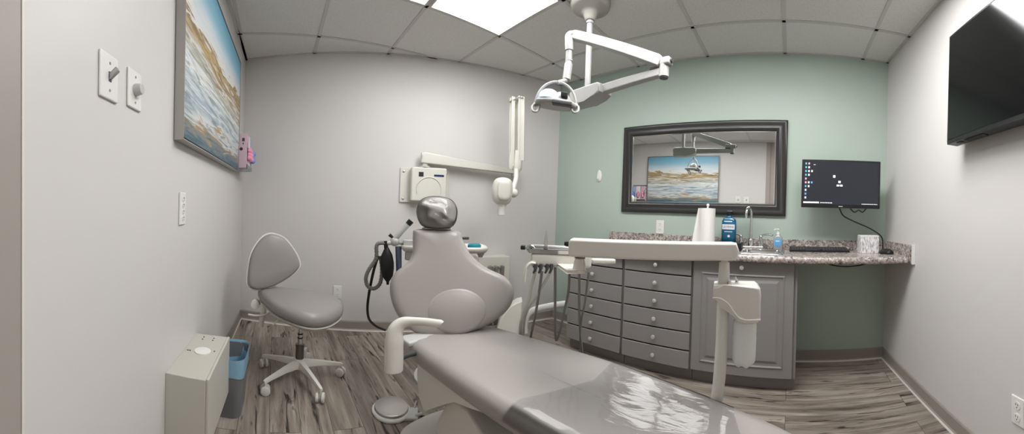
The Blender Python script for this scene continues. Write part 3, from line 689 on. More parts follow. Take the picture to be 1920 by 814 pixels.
bm = new_bm(); add_tube(bm, [(0.1058, 1.3659, 0.8818), (0.0880, 1.3672, 0.8834), (0.0708, 1.3682, 0.8667), (0.0651, 1.3685, 0.8389), (0.0620, 1.3686, 0.8021)], .010, 10, sx=1.3, sy=.8); obj('holder_hook', bm, m_beige, ctrl, world=True)
for px_ in ((0.1058, 1.3559, 0.8629), (0.1278, 1.3540, 0.8638), (0.1541, 1.3512, 0.8647), (0.1716, 1.3491, 0.8654)):
    p = V(px_); bm = new_bm(); add_cyl(bm, p + V(0, 0, .018), p - V(0, 0, .004), .007, .008, 14); add_cyl(bm, p - V(0, 0, .004), p - V(.008, 0, .022), .006, .0045, 14); add_obox(bm, p + V(0, .012, .006), hx * .01, hy * .012, V(0, 0, .004), .002); hp = obj('handpiece', bm, m_dgrey, t, world=True)
m_hosel = mat('pale_grey_hose', rgb(196, 195, 188), .4)
HOSES = [(m_hosel, .0075, [(0.1070, 1.3658, 0.8497), (0.0952, 1.4168, 0.7638), (0.0902, 1.4572, 0.7050), (0.0710, 1.5484, 0.6016), (0.0643, 1.6387, 0.5034), (0.0703, 1.6985, 0.3818)]),
         (m_hosel, .0065, [(0.1711, 1.3593, 0.8521), (0.1560, 1.3913, 0.8061), (0.1265, 1.4445, 0.7286), (0.0880, 1.5475, 0.6179), (0.0803, 1.6380, 0.5040), (0.0868, 1.6978, 0.3825)]),
         (m_hose2, .006, [(0.1337, 1.3635, 0.8461), (0.1320, 1.4139, 0.7652), (0.1279, 1.5347, 0.6072), (0.1173, 1.6157, 0.4776), (0.1136, 1.6762, 0.3781)]),
         (m_hose2, .006, [(0.1924, 1.3867, 0.8591), (0.2071, 1.4553, 0.7069), (0.2216, 1.5240, 0.5594), (0.2336, 1.5525, 0.4757), (0.2480, 1.5402, 0.5273), (0.2618, 1.4973, 0.6572), (0.2646, 1.4460, 0.7460), (0.2566, 1.3966, 0.8579)]),
         (m_hose2, .0055, [(0.2937, 1.3689, 0.8465), (0.3106, 1.4266, 0.7137), (0.3324, 1.4935, 0.5676), (0.3585, 1.5285, 0.4103)]),
         (m_hose2, .005, [(0.3335, 1.3597, 0.8480), (0.3364, 1.4207, 0.7025), (0.3372, 1.4924, 0.5678), (0.3486, 1.5308, 0.4099)])]
for m_, r_, pts in HOSES:
    bm = new_bm(); add_tube(bm, pts, r_, 8); obj('hose', bm, m_, t, world=True, smooth=60)
# steel tray lying on the control head
t = thing('instrument_tray', 'shallow stainless instrument tray lying on the delivery unit control head', 'tray', hd + V(-.025, -.01, zt_ + .001), math.atan2(hx.y, hx.x))
bm = new_bm(); rr = rrect(-.128, .118, -.085, .085, .02)
rings = []
for z, s in ((0, .9), (.018, 1.), (.02, 1.03), (.0185, 1.03), (.016, .98), (.003, .88)): rings.append([bm.verts.new(V(x * s, y * s, z)) for x, y in rr])
bridge(bm, rings); obj('tray_pan', bm, mat('polished_tray_steel', rgb(165, 164, 162), .18, metal=1.), t)
bm = new_bm(); add_box(bm, -.11, .10, -.07, .07, .003, .006); obj('tray_mat', bm, m_dgrey, t)
bm = new_bm(); add_box(bm, -.148, -.128, -.085, -.055, .014, .032, .004); obj('tray_clip', bm, m_black, t)
tp = V((0.1565, 1.4616, 0.9264)); tp.z = zt_ + .009
bm = new_bm(); add_lathe(bm, [(.008, 0), (.012, .004), (.0105, .024), (.0075, .045), (.0035, .07), (.0025, .088)], n=14); solo('suction_tip', bm, m_steel, 'small pointed steel instrument tip standing up from the tray', 'dental instrument', tp, 0)

# conduit between the floor box and the cabinets
t = thing('floor_junction_box', 'bone fin-shaped utility box on floor with a curved conduit arm, behind the hanging hoses', 'utility box', ((0.0042, 2.4000, 0)), 0)
bm = new_bm(); q0 = (-0.0842, 2.3985, 0.1905); q1 = (0.0990, 2.3980, 0.1981); fx_ = (V(q1[0], q1[1], 0) - V(q0[0], q0[1], 0)); wd = fx_.length; fx_.normalize(); fy_ = V(-fx_.y, fx_.x, 0); zt_ = 0.4230
prof = [(0, 0), (0, zt_ * .45), (wd * .18, zt_ * .70), (wd * .5, zt_ * .9), (wd * .8, zt_ * .985), (wd, zt_), (wd, 0)]
add_prism(bm, prof, lambda a, b, d: V(q0[0], q0[1], 0) + fx_ * a + fy_ * d + V(0, 0, b), 0, .14, .01, 2); obj('box_body', bm, m_beige, t, world=True)
bm = new_bm(); add_tube(bm, [(0.1246, 2.3567, 0.2024), (0.1222, 2.3568, 0.2696), (0.1425, 2.3557, 0.3416), (0.1992, 2.3616, 0.3804), (0.3156, 2.3691, 0.4069), (0.4237, 2.3826, 0.4185)], .021, 12, sx=.6, sy=1.1); obj('conduit_arm', bm, m_lgrey, t, world=True, smooth=60)

# ------------------------------------------------------------------ assistant's side behind the backrest
zt0 = .845
t = thing('assistant_cart', 'bone assistant tray stand half hidden behind the dental chair backrest', 'instrument stand', ((-0.4134, 2.0385, 0)), 0)
cc = V((-0.4134, 2.0385, 0)); cx = V(.974, .226, 0).normalized(); cyv = V(-cx.y, cx.x, 0)
bm = new_bm(); add_pad(bm, [(-.27, -.07), (-.27, .1), (-.2, .15), (.2, .15), (.265, .1), (.272, 0), (.255, -.06), (.15, -.1), (-.2, -.1)], (-.15, .02), (.15, .02), [(.02, .04, -.02), (.02, .6, -.02), (.015, 1, -.018), (.0, 1, 0), (.0, 1, .014), (.006, 1, .02), (.014, 1, .014), (.02, .6, .012), (.02, .04, .012)], lambda u, v, h: cc + cx * u + cyv * v + V(0, 0, zt0 + h), 3); obj('tray_top', bm, m_beige, t, world=True)
bm = new_bm(); add_obox(bm, cc + cx * -.20 + cyv * -.06 + V(0, 0, zt0 + .02), cx * .06, cyv * .02, V(0, 0, .035), .008); add_obox(bm, cc + cx * -.2 + V(0, 0, zt0 - .05), cx * .05, cyv * .05, V(0, 0, .03), .01); obj('holder_block', bm, m_lgrey, t, world=True)
bm = new_bm(); add_cyl(bm, cc + V(0, 0, .03), cc + V(0, 0, zt0 - .015), .025, .022, 20); obj('column', bm, m_beige, t, world=True)
bm = new_bm(); add_lathe(bm, [(.02, 0), (.17, 0), (.17, .015), (.15, .03), (.03, .05)], cc); obj('stand_base', bm, m_beige, t, world=True)
bm = new_bm(); add_cyl(bm, cc + cx * .225 + cyv * -.02 + V(0, 0, zt0 - .05), cc + cx * .225 + cyv * -.02 + V(0, 0, zt0 - .015), .012, .03, 20); obj('spigot', bm, m_steel, t, world=True)
bm = new_bm(); add_cyl(bm, (-0.2623, 2.0029, 0.9212), (-0.2991, 2.0281, 0.9173), .009, .009, 12); add_cyl(bm, (-0.2991, 2.0281, 0.9173), (-0.3608, 2.0485, 0.8322), .007, .007, 12); obj('syringe_holder', bm, m_dgrey, t, world=True)
bm = new_bm(); add_pad(bm, [(-.035, -.02), (.03, -.024), (.04, 0), (.03, .024), (-.035, .02)], (-.015, 0), (.015, 0), [(.004, .04, 0), (.002, .8, 0), (0, 1, .004), (.0, 1, .02), (.006, .9, .026), (.01, .04, .03)], lambda u, v, h: V(u, v, h), 3)
solo('polishing_cup', bm, m_teal, 'small teal plastic cup on the assistant tray behind the backrest', 'cup', cc + cx * .185 + cyv * -.02 + V(0, 0, zt0 + .011), .3)
t = thing('nitrous_scavenger', 'clear scavenging tube with black breathing bag hanging left of the backrest', 'breathing circuit', (-0.7064, 1.8924, 0.8780), 0)
bm = new_bm(); add_cyl(bm, (-0.7039, 1.8934, 0.8951), (-0.6204, 1.9224, 1.0032), .017, .017, 20); obj('clear_tube', bm, mat('clear_tube', rgb(205, 208, 208), .15, trans=.4), t, world=True)
bm = new_bm(); add_cyl(bm, (-0.6264, 1.9204, 0.9962), (-0.6084, 1.9262, 1.0205), .019, .019, 20); obj('end_cap', bm, m_black, t, world=True)
bm = new_bm(); add_cyl(bm, (-0.7326, 1.8825, 0.9280), (-0.7073, 1.8921, 0.9051), .011, .008, 14); obj('port_cap', bm, m_black, t, world=True)
bm = new_bm(); add_cyl(bm, (-0.7527, 1.8745, 0.8865), (-0.7482, 1.8763, 0.8392), .014, .013, 14); obj('bag_connector', bm, m_black, t, world=True)
bm = new_bm(); add_cyl(bm, (-0.7431, 1.8783, 0.8733), (-0.6855, 1.9108, 0.8880), .015, .018, 16); add_ball(bm, (-0.7005, 1.8946, 0.8850), .03, .024, .03); add_cyl(bm, (-0.7007, 1.9052, 0.8772), (-0.6190, 1.9648, 0.8738), .012, .012, 12); obj('manifold', bm, m_lgrey, t, world=True)
b0, b1 = V(*(-0.7455, 1.8774, 0.8494)), V(*(-0.7321, 1.8827, 0.6117))
bm = new_bm(); add_lathe(bm, [(.010, 0), (.016, .012), (.034, .05), (.042, .10), (.042, .14), (.034, .185), (.018, .21), (.009, .222), (.008, .24)], b0, b1 - b0, 24); obj('breathing_bag', bm, m_rubber, t, world=True, smooth=60)
bm = new_bm(); add_cyl(bm, (-0.6880, 1.9311, 0.8516), (-0.6797, 1.9341, 0.6863), .02, .018, 16); obj('blue_grey_canister', bm, mat('slate_blue_plastic', rgb(96, 104, 130), .4), t, world=True)
def corr(q): return .0125 + .0014 * math.sin(q * 260)
bm = new_bm(); add_tube(bm, [(-0.7401, 1.8795, 0.8734), (-0.7857, 1.8609, 0.8718), (-0.8032, 1.8534, 0.8508), (-0.8079, 1.8623, 0.7709), (-0.8493, 1.8548, 0.6992), (-0.8700, 1.8562, 0.6378), (-0.8605, 1.8716, 0.5839), (-0.8234, 1.8883, 0.5713), (-0.7905, 1.9023, 0.6108), (-0.7800, 1.8958, 0.6999), (-0.7918, 1.8909, 0.7858)], corr, 10, 16); obj('corrugated_hose', bm, m_hose2, t, world=True, smooth=60)
bm = new_bm(); add_tube(bm, [(-0.8041, 1.8857, 0.7854), (-0.8327, 1.8842, 0.6788), (-0.8697, 1.9114, 0.5280), (-0.9010, 1.9631, 0.4017), (-0.9229, 2.0520, 0.2968), (-0.9207, 2.1730, 0.2113), (-0.9140, 2.3269, 0.1313)], .009, 10, 8); obj('vacuum_hose', bm, m_black, t, world=True, smooth=60)

# utility cabinet on the back wall
t = thing('wall_utility_box', 'bone wall utility box with handpiece outlets low on grey wall, right of the backrest', 'utility box', on('B', 2.08, 0, .12), rot('B'))
bm = new_bm(); add_box(bm, 0, .295, -.14, 0, 0, .565, .006); body = obj('box_body', bm, m_beige, t)
for k in range(3):
    bm = new_bm(); x = .10 + .055 * k; add_cyl(bm, (x, -.14, .47), (x, -.175, .47), .02, .02, 14); add_cyl(bm, (x, -.175, .485), (x, -.175, .36), .014, .012, 12); obj('outlet_valve', bm, m_steel, t)
bm = new_bm()
for k in range(3): x = .10 + .055 * k; add_tube(bm, [(x, -.175, .36), (x + .01, -.18, .2), (x + .03, -.17, .05), (x + .05, -.15, -.06)], .007, 8)
obj('hose', bm, m_hose, t)

# ------------------------------------------------------------------ wall x-ray
t = thing('xray_unit', 'bone wall-mounted dental x-ray with folded arm, above and behind headrest', 'x-ray machine', on('B', 1.39, 0, 1.15), rot('B'))
bm = new_bm(); add_box(bm, 0, .43, -.018, 0, 0, .305, .004); pl = obj('wall_plate', bm, m_beige, t)
for (x, z) in ((.03, .27), (.03, .03), (.405, .27), (.405, .03)):
    bm = new_bm(); add_lathe(bm, [(.010, 0), (.010, .004), (.006, .007)], (x, -.018, z), (0, -1, 0), 14); obj('bolt', bm, m_steel, pl)
bm = new_bm(); add_box(bm, .085, .385, -.11, -.018, .012, .305, .012, 3); cb = obj('control_box', bm, m_beige, t)
bm = new_bm(); add_tube(bm, [(.235 + .105 * math.cos(a), -.111, .115 + .105 * math.sin(a)) for a in [math.radians(-20 + 10 * k) for k in range(23)]], .005, 8, 2); obj('round_moulding', bm, m_beige, cb)
bm = new_bm(); add_box(bm, .145, .185, -.1112, -.1095, .222, .262, .002); obj('emblem', bm, m_black, cb)
bm = new_bm(); add_box(bm, .275, .36, -.1112, -.1095, .228, .246); obj('label_strip', bm, mat('navy_label', rgb(28, 36, 92), .35), cb)
bm = new_bm(); add_cyl(bm, (.20, -.07, .305), (.20, -.07, .37), .03, .03, 20); add_cyl(bm, (.20, -.07, .305), (.20, -.07, .318), .045, .045, 24); add_tube(bm, [(.175, -.10, .35), (.17, -.105, .40), (.18, -.10, .43)], .008, 8); obj('arm_socket', bm, m_lgrey, t)
bm = new_bm(); rings = []
for x, zc_, hz, hy_ in ((.165, .387, .043, .03), (.20, .387, .046, .032), (.6, .352, .034, .028), (1.0, .330, .025, .026), (1.035, .328, .02, .022)):
    rings.append([bm.verts.new(V(x, -.08 + hy_ * a, zc_ + hz * b)) for a, b in ((-1, -.8), (-1, .8), (-.8, 1), (.8, 1), (1, .8), (1, -.8), (.8, -1), (-.8, -1))])
bridge(bm, rings); obj('horizontal_arm', bm, m_beige, t)
bm = new_bm(); add_cyl(bm, (1.02, -.08, .28), (1.02, -.08, .37), .026, .026, 20); obj('elbow', bm, m_steel, t)
xl = thing  # (parts below are placed from the elbow)
e0 = on('B', 2.395, .10, 0)
xa = WALLS['B'][1]; xa = V(xa.x, xa.y, 0); xn = WALLS['B'][2]; xn = V(xn.x, xn.y, 0)
bm = new_bm(); rings = []
pA, pB = V(*(0.0467, 2.6196, 1.4478)), V(*(0.0224, 2.6199, 1.9994))
def bar(bm, p, q, w, d, bev=.006):
    ax_ = (q - p) / 2; add_obox(bm, (p + q) / 2, ax_, xa * w, xn * d, bev)
bar(bm, V(*(0.0435, 2.5996, 1.5234)), V(*(0.0294, 2.5998, 2.0276)), .021, .03); lb = obj('folded_arm', bm, m_beige, t, world=True)
bm = new_bm(); bar(bm, V(*(-0.0180, 2.5799, 1.4747)), V(*(-0.0294, 2.5798, 2.0181)), .0085, .02); obj('link_bar', bm, m_beige, t, world=True)
bm = new_bm(); bar(bm, V(*(-0.0327, 2.5798, 1.9921)), V(*(0.0332, 2.5798, 2.0250)), .012, .02); obj('top_pivot', bm, m_lgrey, t, world=True)
bm = new_bm(); add_lathe(bm, [(.02, 0), (.038, .03), (.04, .09), (.03, .16), (.028, .18)], (0.0262, 2.5999, 1.4183), (0, 0, 1), 20); add_lathe(bm, [(.014, 0), (.02, .02), (.02, .08), (.012, .14)], (-0.0210, 2.5799, 1.4400), (0, 0, 1), 16); obj('arm_knuckle', bm, m_beige, t, world=True)
bm = new_bm(); add_tube(bm, [(0.0208, 2.5599, 1.4389), (0.0224, 2.5399, 1.3853), (0.0193, 2.4999, 1.3473), (0.0015, 2.4600, 1.2727), (-0.0165, 2.4399, 1.2216)], .019, 12); add_ball(bm, (0.0065, 2.4400, 1.2429), .035); obj('head_yoke', bm, m_beige, t, world=True, smooth=60)
hc = V(*(-0.0764, 2.4188, 1.2508)); ha = V(.966, .26, 0); hn = V(.26, -.966, 0)
bm = new_bm(); add_pad(bm, [(-.072, -.05), (-.076, .03), (-.06, .085), (-.02, .105), (.02, .105), (.06, .085), (.072, .03), (.068, -.05), (.045, -.095), (0, -.105), (-.045, -.095)], (0, -.04), (0, .04), cushion(.12, .045, .012), lambda u, v, h: hc + ha * u + V(0, 0, v) + hn * h, 3); xh = obj('tube_head', bm, m_beige, t, world=True, smooth=60)
bm = new_bm(); add_pad(bm, [(-.045, -.05), (-.048, .03), (-.035, .07), (0, .08), (.035, .07), (.045, .03), (.042, -.05), (0, -.07)], (0, -.03), (0, .03), [(0, 1, .0), (0, 1, .006), (.006, 1, .011), (.01, .6, .013), (.01, .04, .014)], lambda u, v, h: hc + ha * u + V(0, 0, v) + hn * (h + .065), 3); obj('head_cover', bm, m_beige, xh, world=True, smooth=60)
bm = new_bm(); add_lathe(bm, [(.034, -.095), (.034, -.11), (.029, -.112), (.028, -.178), (.022, -.18)], hc, (0, 0, 1), 24); obj('cone', bm, m_white, xh, world=True)

# ------------------------------------------------------------------ ceiling exam light
m_enamel = mat('exam_light_enamel', rgb(160, 159, 157), .35)
m_enamel2 = mat('exam_light_canopy', rgb(160, 157, 149), .4)
PC = V(.428, 1.955, 0)
t = thing('exam_light', 'white ceiling-mounted dental exam light on jointed arms beside bright panels', 'exam light', V(PC.x, PC.y, CEIL), 0)
bm = new_bm(); add_lathe(bm, [(.02, 2.44), (.122, 2.44), (.125, 2.425), (.118, 2.40), (.10, 2.388), (.06, 2.376), (.044, 2.36), (.034, 2.33), (.026, 2.32)], PC, n=40); obj('canopy', bm, m_enamel2, t, world=True)
bm = new_bm(); add_cyl(bm, PC + V(0, 0, 1.84), PC + V(0, 0, 2.33), .0185, .0185, 20); add_cyl(bm, PC + V(0, 0, 2.30), PC + V(0, 0, 2.315), .0225, .0225, 20); obj('pole', bm, m_enamel, t, world=True)
E1 = V(.72, 1.50, 1.862); pd = (V(E1.x, E1.y, 0) - PC).normalized(); ps = V(-pd.y, pd.x, 0)
bm = new_bm(); add_prism(bm, [(-.10, -.05), (-.105, .03), (-.085, .045), (.13, .045), (.15, .028), (.15, -.015), (.11, -.038), (.03, -.05)], lambda a, b, d: PC + pd * a + ps * d + V(0, 0, 1.84 + b), -.058, .058, .012, 2); obj('pivot_housing', bm, m_enamel, t, world=True)
bm = new_bm(); a0 = PC + pd * .12 + V(0, 0, 1.852); rings = []
for q, w in ((0, .024), (1, .019)):
    c = a0 + (E1 - a0) * q; rings.append([bm.verts.new(c + ps * (w * x) + V(0, 0, w * 1.15 * y)) for x, y in ((-1, -.7), (-.7, -1), (.7, -1), (1, -.7), (1, .7), (.7, 1), (-.7, 1), (-1, .7))])
bridge(bm, rings); obj('lower_arm', bm, m_enamel, t, world=True)
bm = new_bm(); add_cyl(bm, E1 + V(0, 0, -.028), E1 + V(0, 0, .035), .026, .026, 20); add_obox(bm, E1 - pd * .018 + V(0, 0, .05), pd * .058, ps * .025, V(0, 0, .02), .008); el = obj('elbow', bm, m_enamel, t, world=True)
bm = new_bm(); add_cyl(bm, E1 + V(0, 0, -.034), E1 + V(0, 0, -.028), .022, .022, 16); obj('joint_cap', bm, m_dgrey, el, world=True)
bm = new_bm(); add_cyl(bm, E1 + pd * .038 + V(0, 0, .05), E1 + pd * .05 + V(0, 0, .05), .012, .012, 14); obj('joint_cap', bm, m_dgrey, el, world=True)
bm = new_bm(); add_obox(bm, E1 - pd * .05 + V(0, 0, .024), pd * .028, ps * .018, V(0, 0, .006), .003); obj('joint_cap', bm, m_dgrey, el, world=True)
T1 = V(*(0.2896, 1.7765, 2.1109)); s0 = E1 + V(-.03, .02, .06)
sdv = (T1 - s0).normalized(); ssv = V(-sdv.y, sdv.x, 0).normalized(); suv = sdv.cross(ssv)
if suv.z < 0: suv = -suv
bm = new_bm(); ll = (T1 - s0).length
add_prism(bm, [(-.02, -.03), (-.02, .024), (.0, .03), (ll - .02, .026), (ll, .015), (ll, -.012), (ll - .02, -.024)], lambda a, b, d: s0 + sdv * a + suv * b + ssv * d, -.021, .021, .005, 2); obj('spring_arm', bm, m_enamel, t, world=True)
R1 = V(*(0.2752, 1.7687, 2.0625)); R2 = V(*(0.2766, 1.7685, 1.9422)); R3 = V(*(0.2668, 1.7599, 1.8475))
bm = new_bm(); add_tube(bm, [T1 + V(.02, -.01, 0), T1 + V(-.012, .0, -.006), R1, V(*(0.2768, 1.7685, 2.0175))], .023, 14); obj('arm_knuckle', bm, m_enamel, t, world=True, smooth=60)
bm = new_bm(); add_cyl(bm, V(*(0.2765, 1.7685, 2.0265)), R2, .018, .018, 18); add_cyl(bm, R2, R3, .0225, .0225, 18); add_cyl(bm, V(*(0.2786, 1.7682, 1.9664)), V(*(0.2789, 1.7681, 1.9574)), .0195, .0195, 18); obj('drop_rod', bm, m_enamel, t, world=True)
LC = V(*(0.2104, 1.7373, 1.7093)); lx = V(.985, -.17, 0).normalized(); ly = V(-lx.y, lx.x, 0)
def lp(a, b, c): return LC + lx * a + ly * b + V(0, 0, c)
bm = new_bm(); add_tube(bm, [R3, V(*(0.2471, 1.7426, 1.8325)), V(*(0.2178, 1.7364, 1.8183))], .012, 10)
add_tube(bm, [lp(-.108 * math.cos(a), 0, -.012 + .125 * math.sin(a)) for a in [PI * k / 14 for k in range(15)]], .0072, 10, 3); obj('yoke', bm, m_enamel, t, world=True, smooth=60)
def lq(a, b, c):   # the lamp head leans a little to the right
    return lp(a, b, c - .10 * a)
bm = new_bm(); add_pad(bm, [(-.112, 0), (-.09, -.055), (0, -.08), (.09, -.055), (.112, 0), (.09, .055), (0, .08), (-.09, .055)], (-.04, 0), (.04, 0), cushion(.024, .011, .006), lambda a, b, h: lq(a, b, h - .012), 4); lhd = obj('lamp_head', bm, m_enamel, t, world=True, smooth=60)
bm = new_bm(); rings = []
for k in range(9):
    a = PI / 2 * k / 8; rings.append([bm.verts.new(lq(.030 + .056 * math.cos(a) * math.cos(2 * PI * j / 28), .055 * math.cos(a) * math.sin(2 * PI * j / 28), .058 * math.sin(a) + .0)) for j in range(28)])
    if k == 8: pass
bridge(bm, rings[:-1]); obj('lamp_hood', bm, m_enamel, lhd, world=True, smooth=60)
m_lens = mat('pale_blue_lens', rgb(196, 214, 240), .08, spec=.6, coat=.6)
bm = new_bm(); rings = []
for k in range(7):
    a = PI / 2 * k / 7; rings.append([bm.verts.new(lq(-.032 + .062 * math.cos(a) * math.cos(2 * PI * j / 24), -.030 + .044 * math.cos(a) * math.sin(2 * PI * j / 24), .058 * math.sin(a))) for j in range(24)])
bridge(bm, rings); obj('reflector', bm, m_lens, lhd, world=True, smooth=60, label='pale blue reflector')
bm = new_bm(); add_obox(bm, lq(.046, -.058, .024), lx * .018 - V(0, 0, .002), ly * .016, V(0, 0, .013), .004); obj('vent_grille', bm, m_black, lhd, world=True)
bm = new_bm(); add_obox(bm, lq(.035, -.06, -.022), lx * .052 - V(0, 0, .006), ly * .022, V(0, 0, .012), .007); obj('sensor_housing', bm, m_dgrey, lhd, world=True)
for sx_ in (-1, 1):
    bm = new_bm(); add_tube(bm, [lp(sx_ * .106, -.008, -.012), lp(sx_ * .122, -.02, -.03), lp(sx_ * .118, -.035, -.058), lp(sx_ * .098, -.035, -.064), lp(sx_ * .085, -.022, -.04), lp(sx_ * .088, -.008, -.014)], .0068, 10, 5); add_ball(bm, lp(sx_ * .108, 0, -.012), .013); obj('handle', bm, m_enamel, lhd, world=True, smooth=60)

# ------------------------------------------------------------------ counter, cabinets
CTZ = .875
m_knob = mat('satin_nickel', rgb(232, 231, 228), .28, metal=.7)
def knob(parent, x, y, z):
    bm = new_bm(); add_lathe(bm, [(.005, 0), (.0045, .008), (.009, .012), (.0145, .018), (.0135, .025), (.006, .029)], (x, y, z), (0, -1, 0), 18); return obj('knob', bm, m_knob, parent)
def drawer_cabinet(label, s0, s1, group, o=.46):
    t = thing('drawer_cabinet', label, 'cabinet', on('G', s0, 0, 0), rot('G'), group)
    w = s1 - s0; bm = new_bm(); add_box(bm, 0, w, -o, 0, .1, .83); add_box(bm, .0, w, -o + .05, 0, 0, .1); obj('carcass', bm, m_gap, t, smooth=None)
    for a_ in (-.001, w - .012):
        bm = new_bm(); add_box(bm, a_, a_ + .013, -o - .001, 0, .1, .829); obj('side_panel', bm, m_cab, t, smooth=None)
    bm = new_bm(); add_box(bm, .0, w, -o + .045, -o + .05, 0, .1); obj('toe_kick', bm, m_cab, t, smooth=None)
    n = 6; h = (.83 - .085) / n
    for k in range(n):
        z0 = .085 + h * k; bm = new_bm(); add_box(bm, .007, w - .007, -o - .02, -o, z0 + .004, z0 + h - .004, .005, 1); d = obj('drawer', bm, m_cab, t)
        knob(d, w / 2 + .0, -o - .02, z0 + h / 2)
    return t
drawer_cabinet('grey six-drawer cabinet at the end of the counter nearest the room corner', .56, 1.058, 'grey drawer cabinets under the counter')
drawer_cabinet('grey six-drawer cabinet next to the sink cabinet door', 1.062, 1.57, 'grey drawer cabinets under the counter')
t = thing('sink_cabinet', 'grey base cabinet with one raised panel door under the sink', 'cabinet', on('G', 1.573, 0, 0), rot('G'))
o = .46; w = .667
bm = new_bm(); add_box(bm, 0, w, -o, 0, .1, .83); add_box(bm, 0, w, -o + .05, 0, 0, .1); obj('carcass', bm, m_cab, t, smooth=None)
bm = new_bm(); add_box(bm, w - .014, w + .002, -o - .003, 0, .09, .83); obj('side_panel', bm, m_cab, t, smooth=None)
bm = new_bm(); add_box(bm, 0, w, -o + .045, -o + .05, 0, .1); obj('toe_kick', bm, m_cab, t, smooth=None)
bm = new_bm(); add_box(bm, .004, w - .02, -o - .02, -o, .095, .826, .003, 2)
d = obj('door', bm, m_cab, t)
bm = new_bm(); add_frame(bm, .06, w - .076, .155, .745, [(0, .479), (0, .4805), (.008, .486), (.016, .4805), (.024, .479), (.03, .479), (.05, .4865), (.052, .4865), (.052, .478), (0, .478)]); add_box(bm, .112, w - .128, -.4865, -.478, .207, .693)
obj('raised_panel', bm, m_cab, d, smooth=None); knob(d, .32, -o - .02, .79)

# worktop with its sink cut-out, splash and end splash
SKX0, SKX1, SKY0, SKY1 = 1.86, 2.13, -.41, -.17
t = thing('granite_counter', 'speckled granite countertop with backsplash along the sage wall', 'countertop', on('G', 0, 0, 0), rot('G'))
x0, x1, dpt = .655, LG - .002, .535
def nosed(bm, a, b, y0, y1):
    pr = [(y1, CTZ), (y1, CTZ - .04), (y0 + .012, CTZ - .045), (y0 + .003, CTZ - .038), (y0, CTZ - .022), (y0 + .003, CTZ - .008), (y0 + .014, CTZ)]
    add_prism(bm, pr, lambda p, q, d: V(d, p, q), a, b)
bm = new_bm(); nosed(bm, x0, SKX0, -dpt, 0); nosed(bm, SKX1, x1, -dpt, 0); nosed(bm, SKX0, SKX1, -dpt, SKY0); add_box(bm, SKX0, SKX1, SKY1, 0, CTZ - .04, CTZ); obj('worktop', bm, m_granite, t)
bm = new_bm(); add_box(bm, x0, x1, -.02, 0, CTZ, .952, .003); obj('backsplash', bm, m_granite, t)
ew = math.atan2(dR.y, dR.x) - math.atan2(dG.y, dG.x)
bm = new_bm(); k_ = V(x1, 0, 0); dd = V(math.cos(ew), math.sin(ew), 0); nn_ = V(dd.y, -dd.x, 0)
add_prism(bm, [(0, CTZ - .045), (0, .952), (.54, .952), (.54, CTZ - .045)], lambda a, b, d: k_ + dd * a + nn_ * d + V(0, 0, b), .0, .02); obj('end_splash', bm, m_granite, t)
bm = new_bm(); add_prism(bm, [(.54, CTZ - .05), (.54, .957), (.549, .957), (.549, CTZ - .05)], lambda a, b, d: k_ + dd * a + nn_ * d + V(0, 0, b), .0, .022); obj('end_strip', bm, m_white, t, smooth=None)
# sink and tap
t = thing('sink_basin', 'small stainless sink set in the granite counter', 'sink', on('G', (SKX0 + SKX1) / 2, -(SKY0 + SKY1) / 2, CTZ), rot('G'))
hw, hd_ = (SKX1 - SKX0) / 2, (SKY1 - SKY0) / 2
bm = new_bm(); rings = []
for z, f, add in ((.0, 1, .022), (.006, 1, .018), (.007, 1, .01), (.004, 1, -.004), (-.02, 1, -.012), (-.11, .93, -.012), (-.125, .8, -.012), (-.128, .1, 0)):
    rings.append([bm.verts.new(V(x, y, z)) for x, y in rrect(-hw * f - add, hw * f + add, -hd_ * f - add, hd_ * f + add, .04 * f)])
bridge(bm, rings, True, False); bm.faces.new(rings[-1]); obj('basin', bm, m_chrome, t)
bm = new_bm(); add_lathe(bm, [(.02, -.1278), (.022, -.125), (.016, -.124), (.004, -.126)], n=20); obj('drain', bm, m_steel, t)
t = thing('faucet', 'chrome gooseneck faucet with two lever handles behind the sink', 'faucet', on('G', 1.895, .085, CTZ), rot('G'))
bm = new_bm(); add_box(bm, -.10, .10, -.028, .028, 0, .024, .008, 3); obj('deck_plate', bm, m_chrome, t)
bm = new_bm(); add_lathe(bm, [(.022, .02), (.02, .06), (.0135, .075)], n=20); add_tube(bm, [(0, 0, .06), (0, 0, .16), (0, 0, .26), (-.003, -.012, .298), (-.012, -.05, .315), (-.02, -.09, .30), (-.024, -.105, .262), (-.024, -.107, .235)], .0105, 12); obj('spout', bm, m_chrome, t, smooth=60)
for sx_ in (-1, 1):
    bm = new_bm(); add_lathe(bm, [(.024, .018), (.02, .05), (.012, .065), (.012, .09), (.015, .1), (.008, .108)], (sx_ * .075, 0, 0), n=20); add_tube(bm, [(sx_ * .075, 0, .095), (sx_ * .10, -.01, .112), (sx_ * .135, -.03, .115), (sx_ * .165, -.045, .11)], .0075, 10); obj('handle', bm, m_chrome, t, smooth=60)

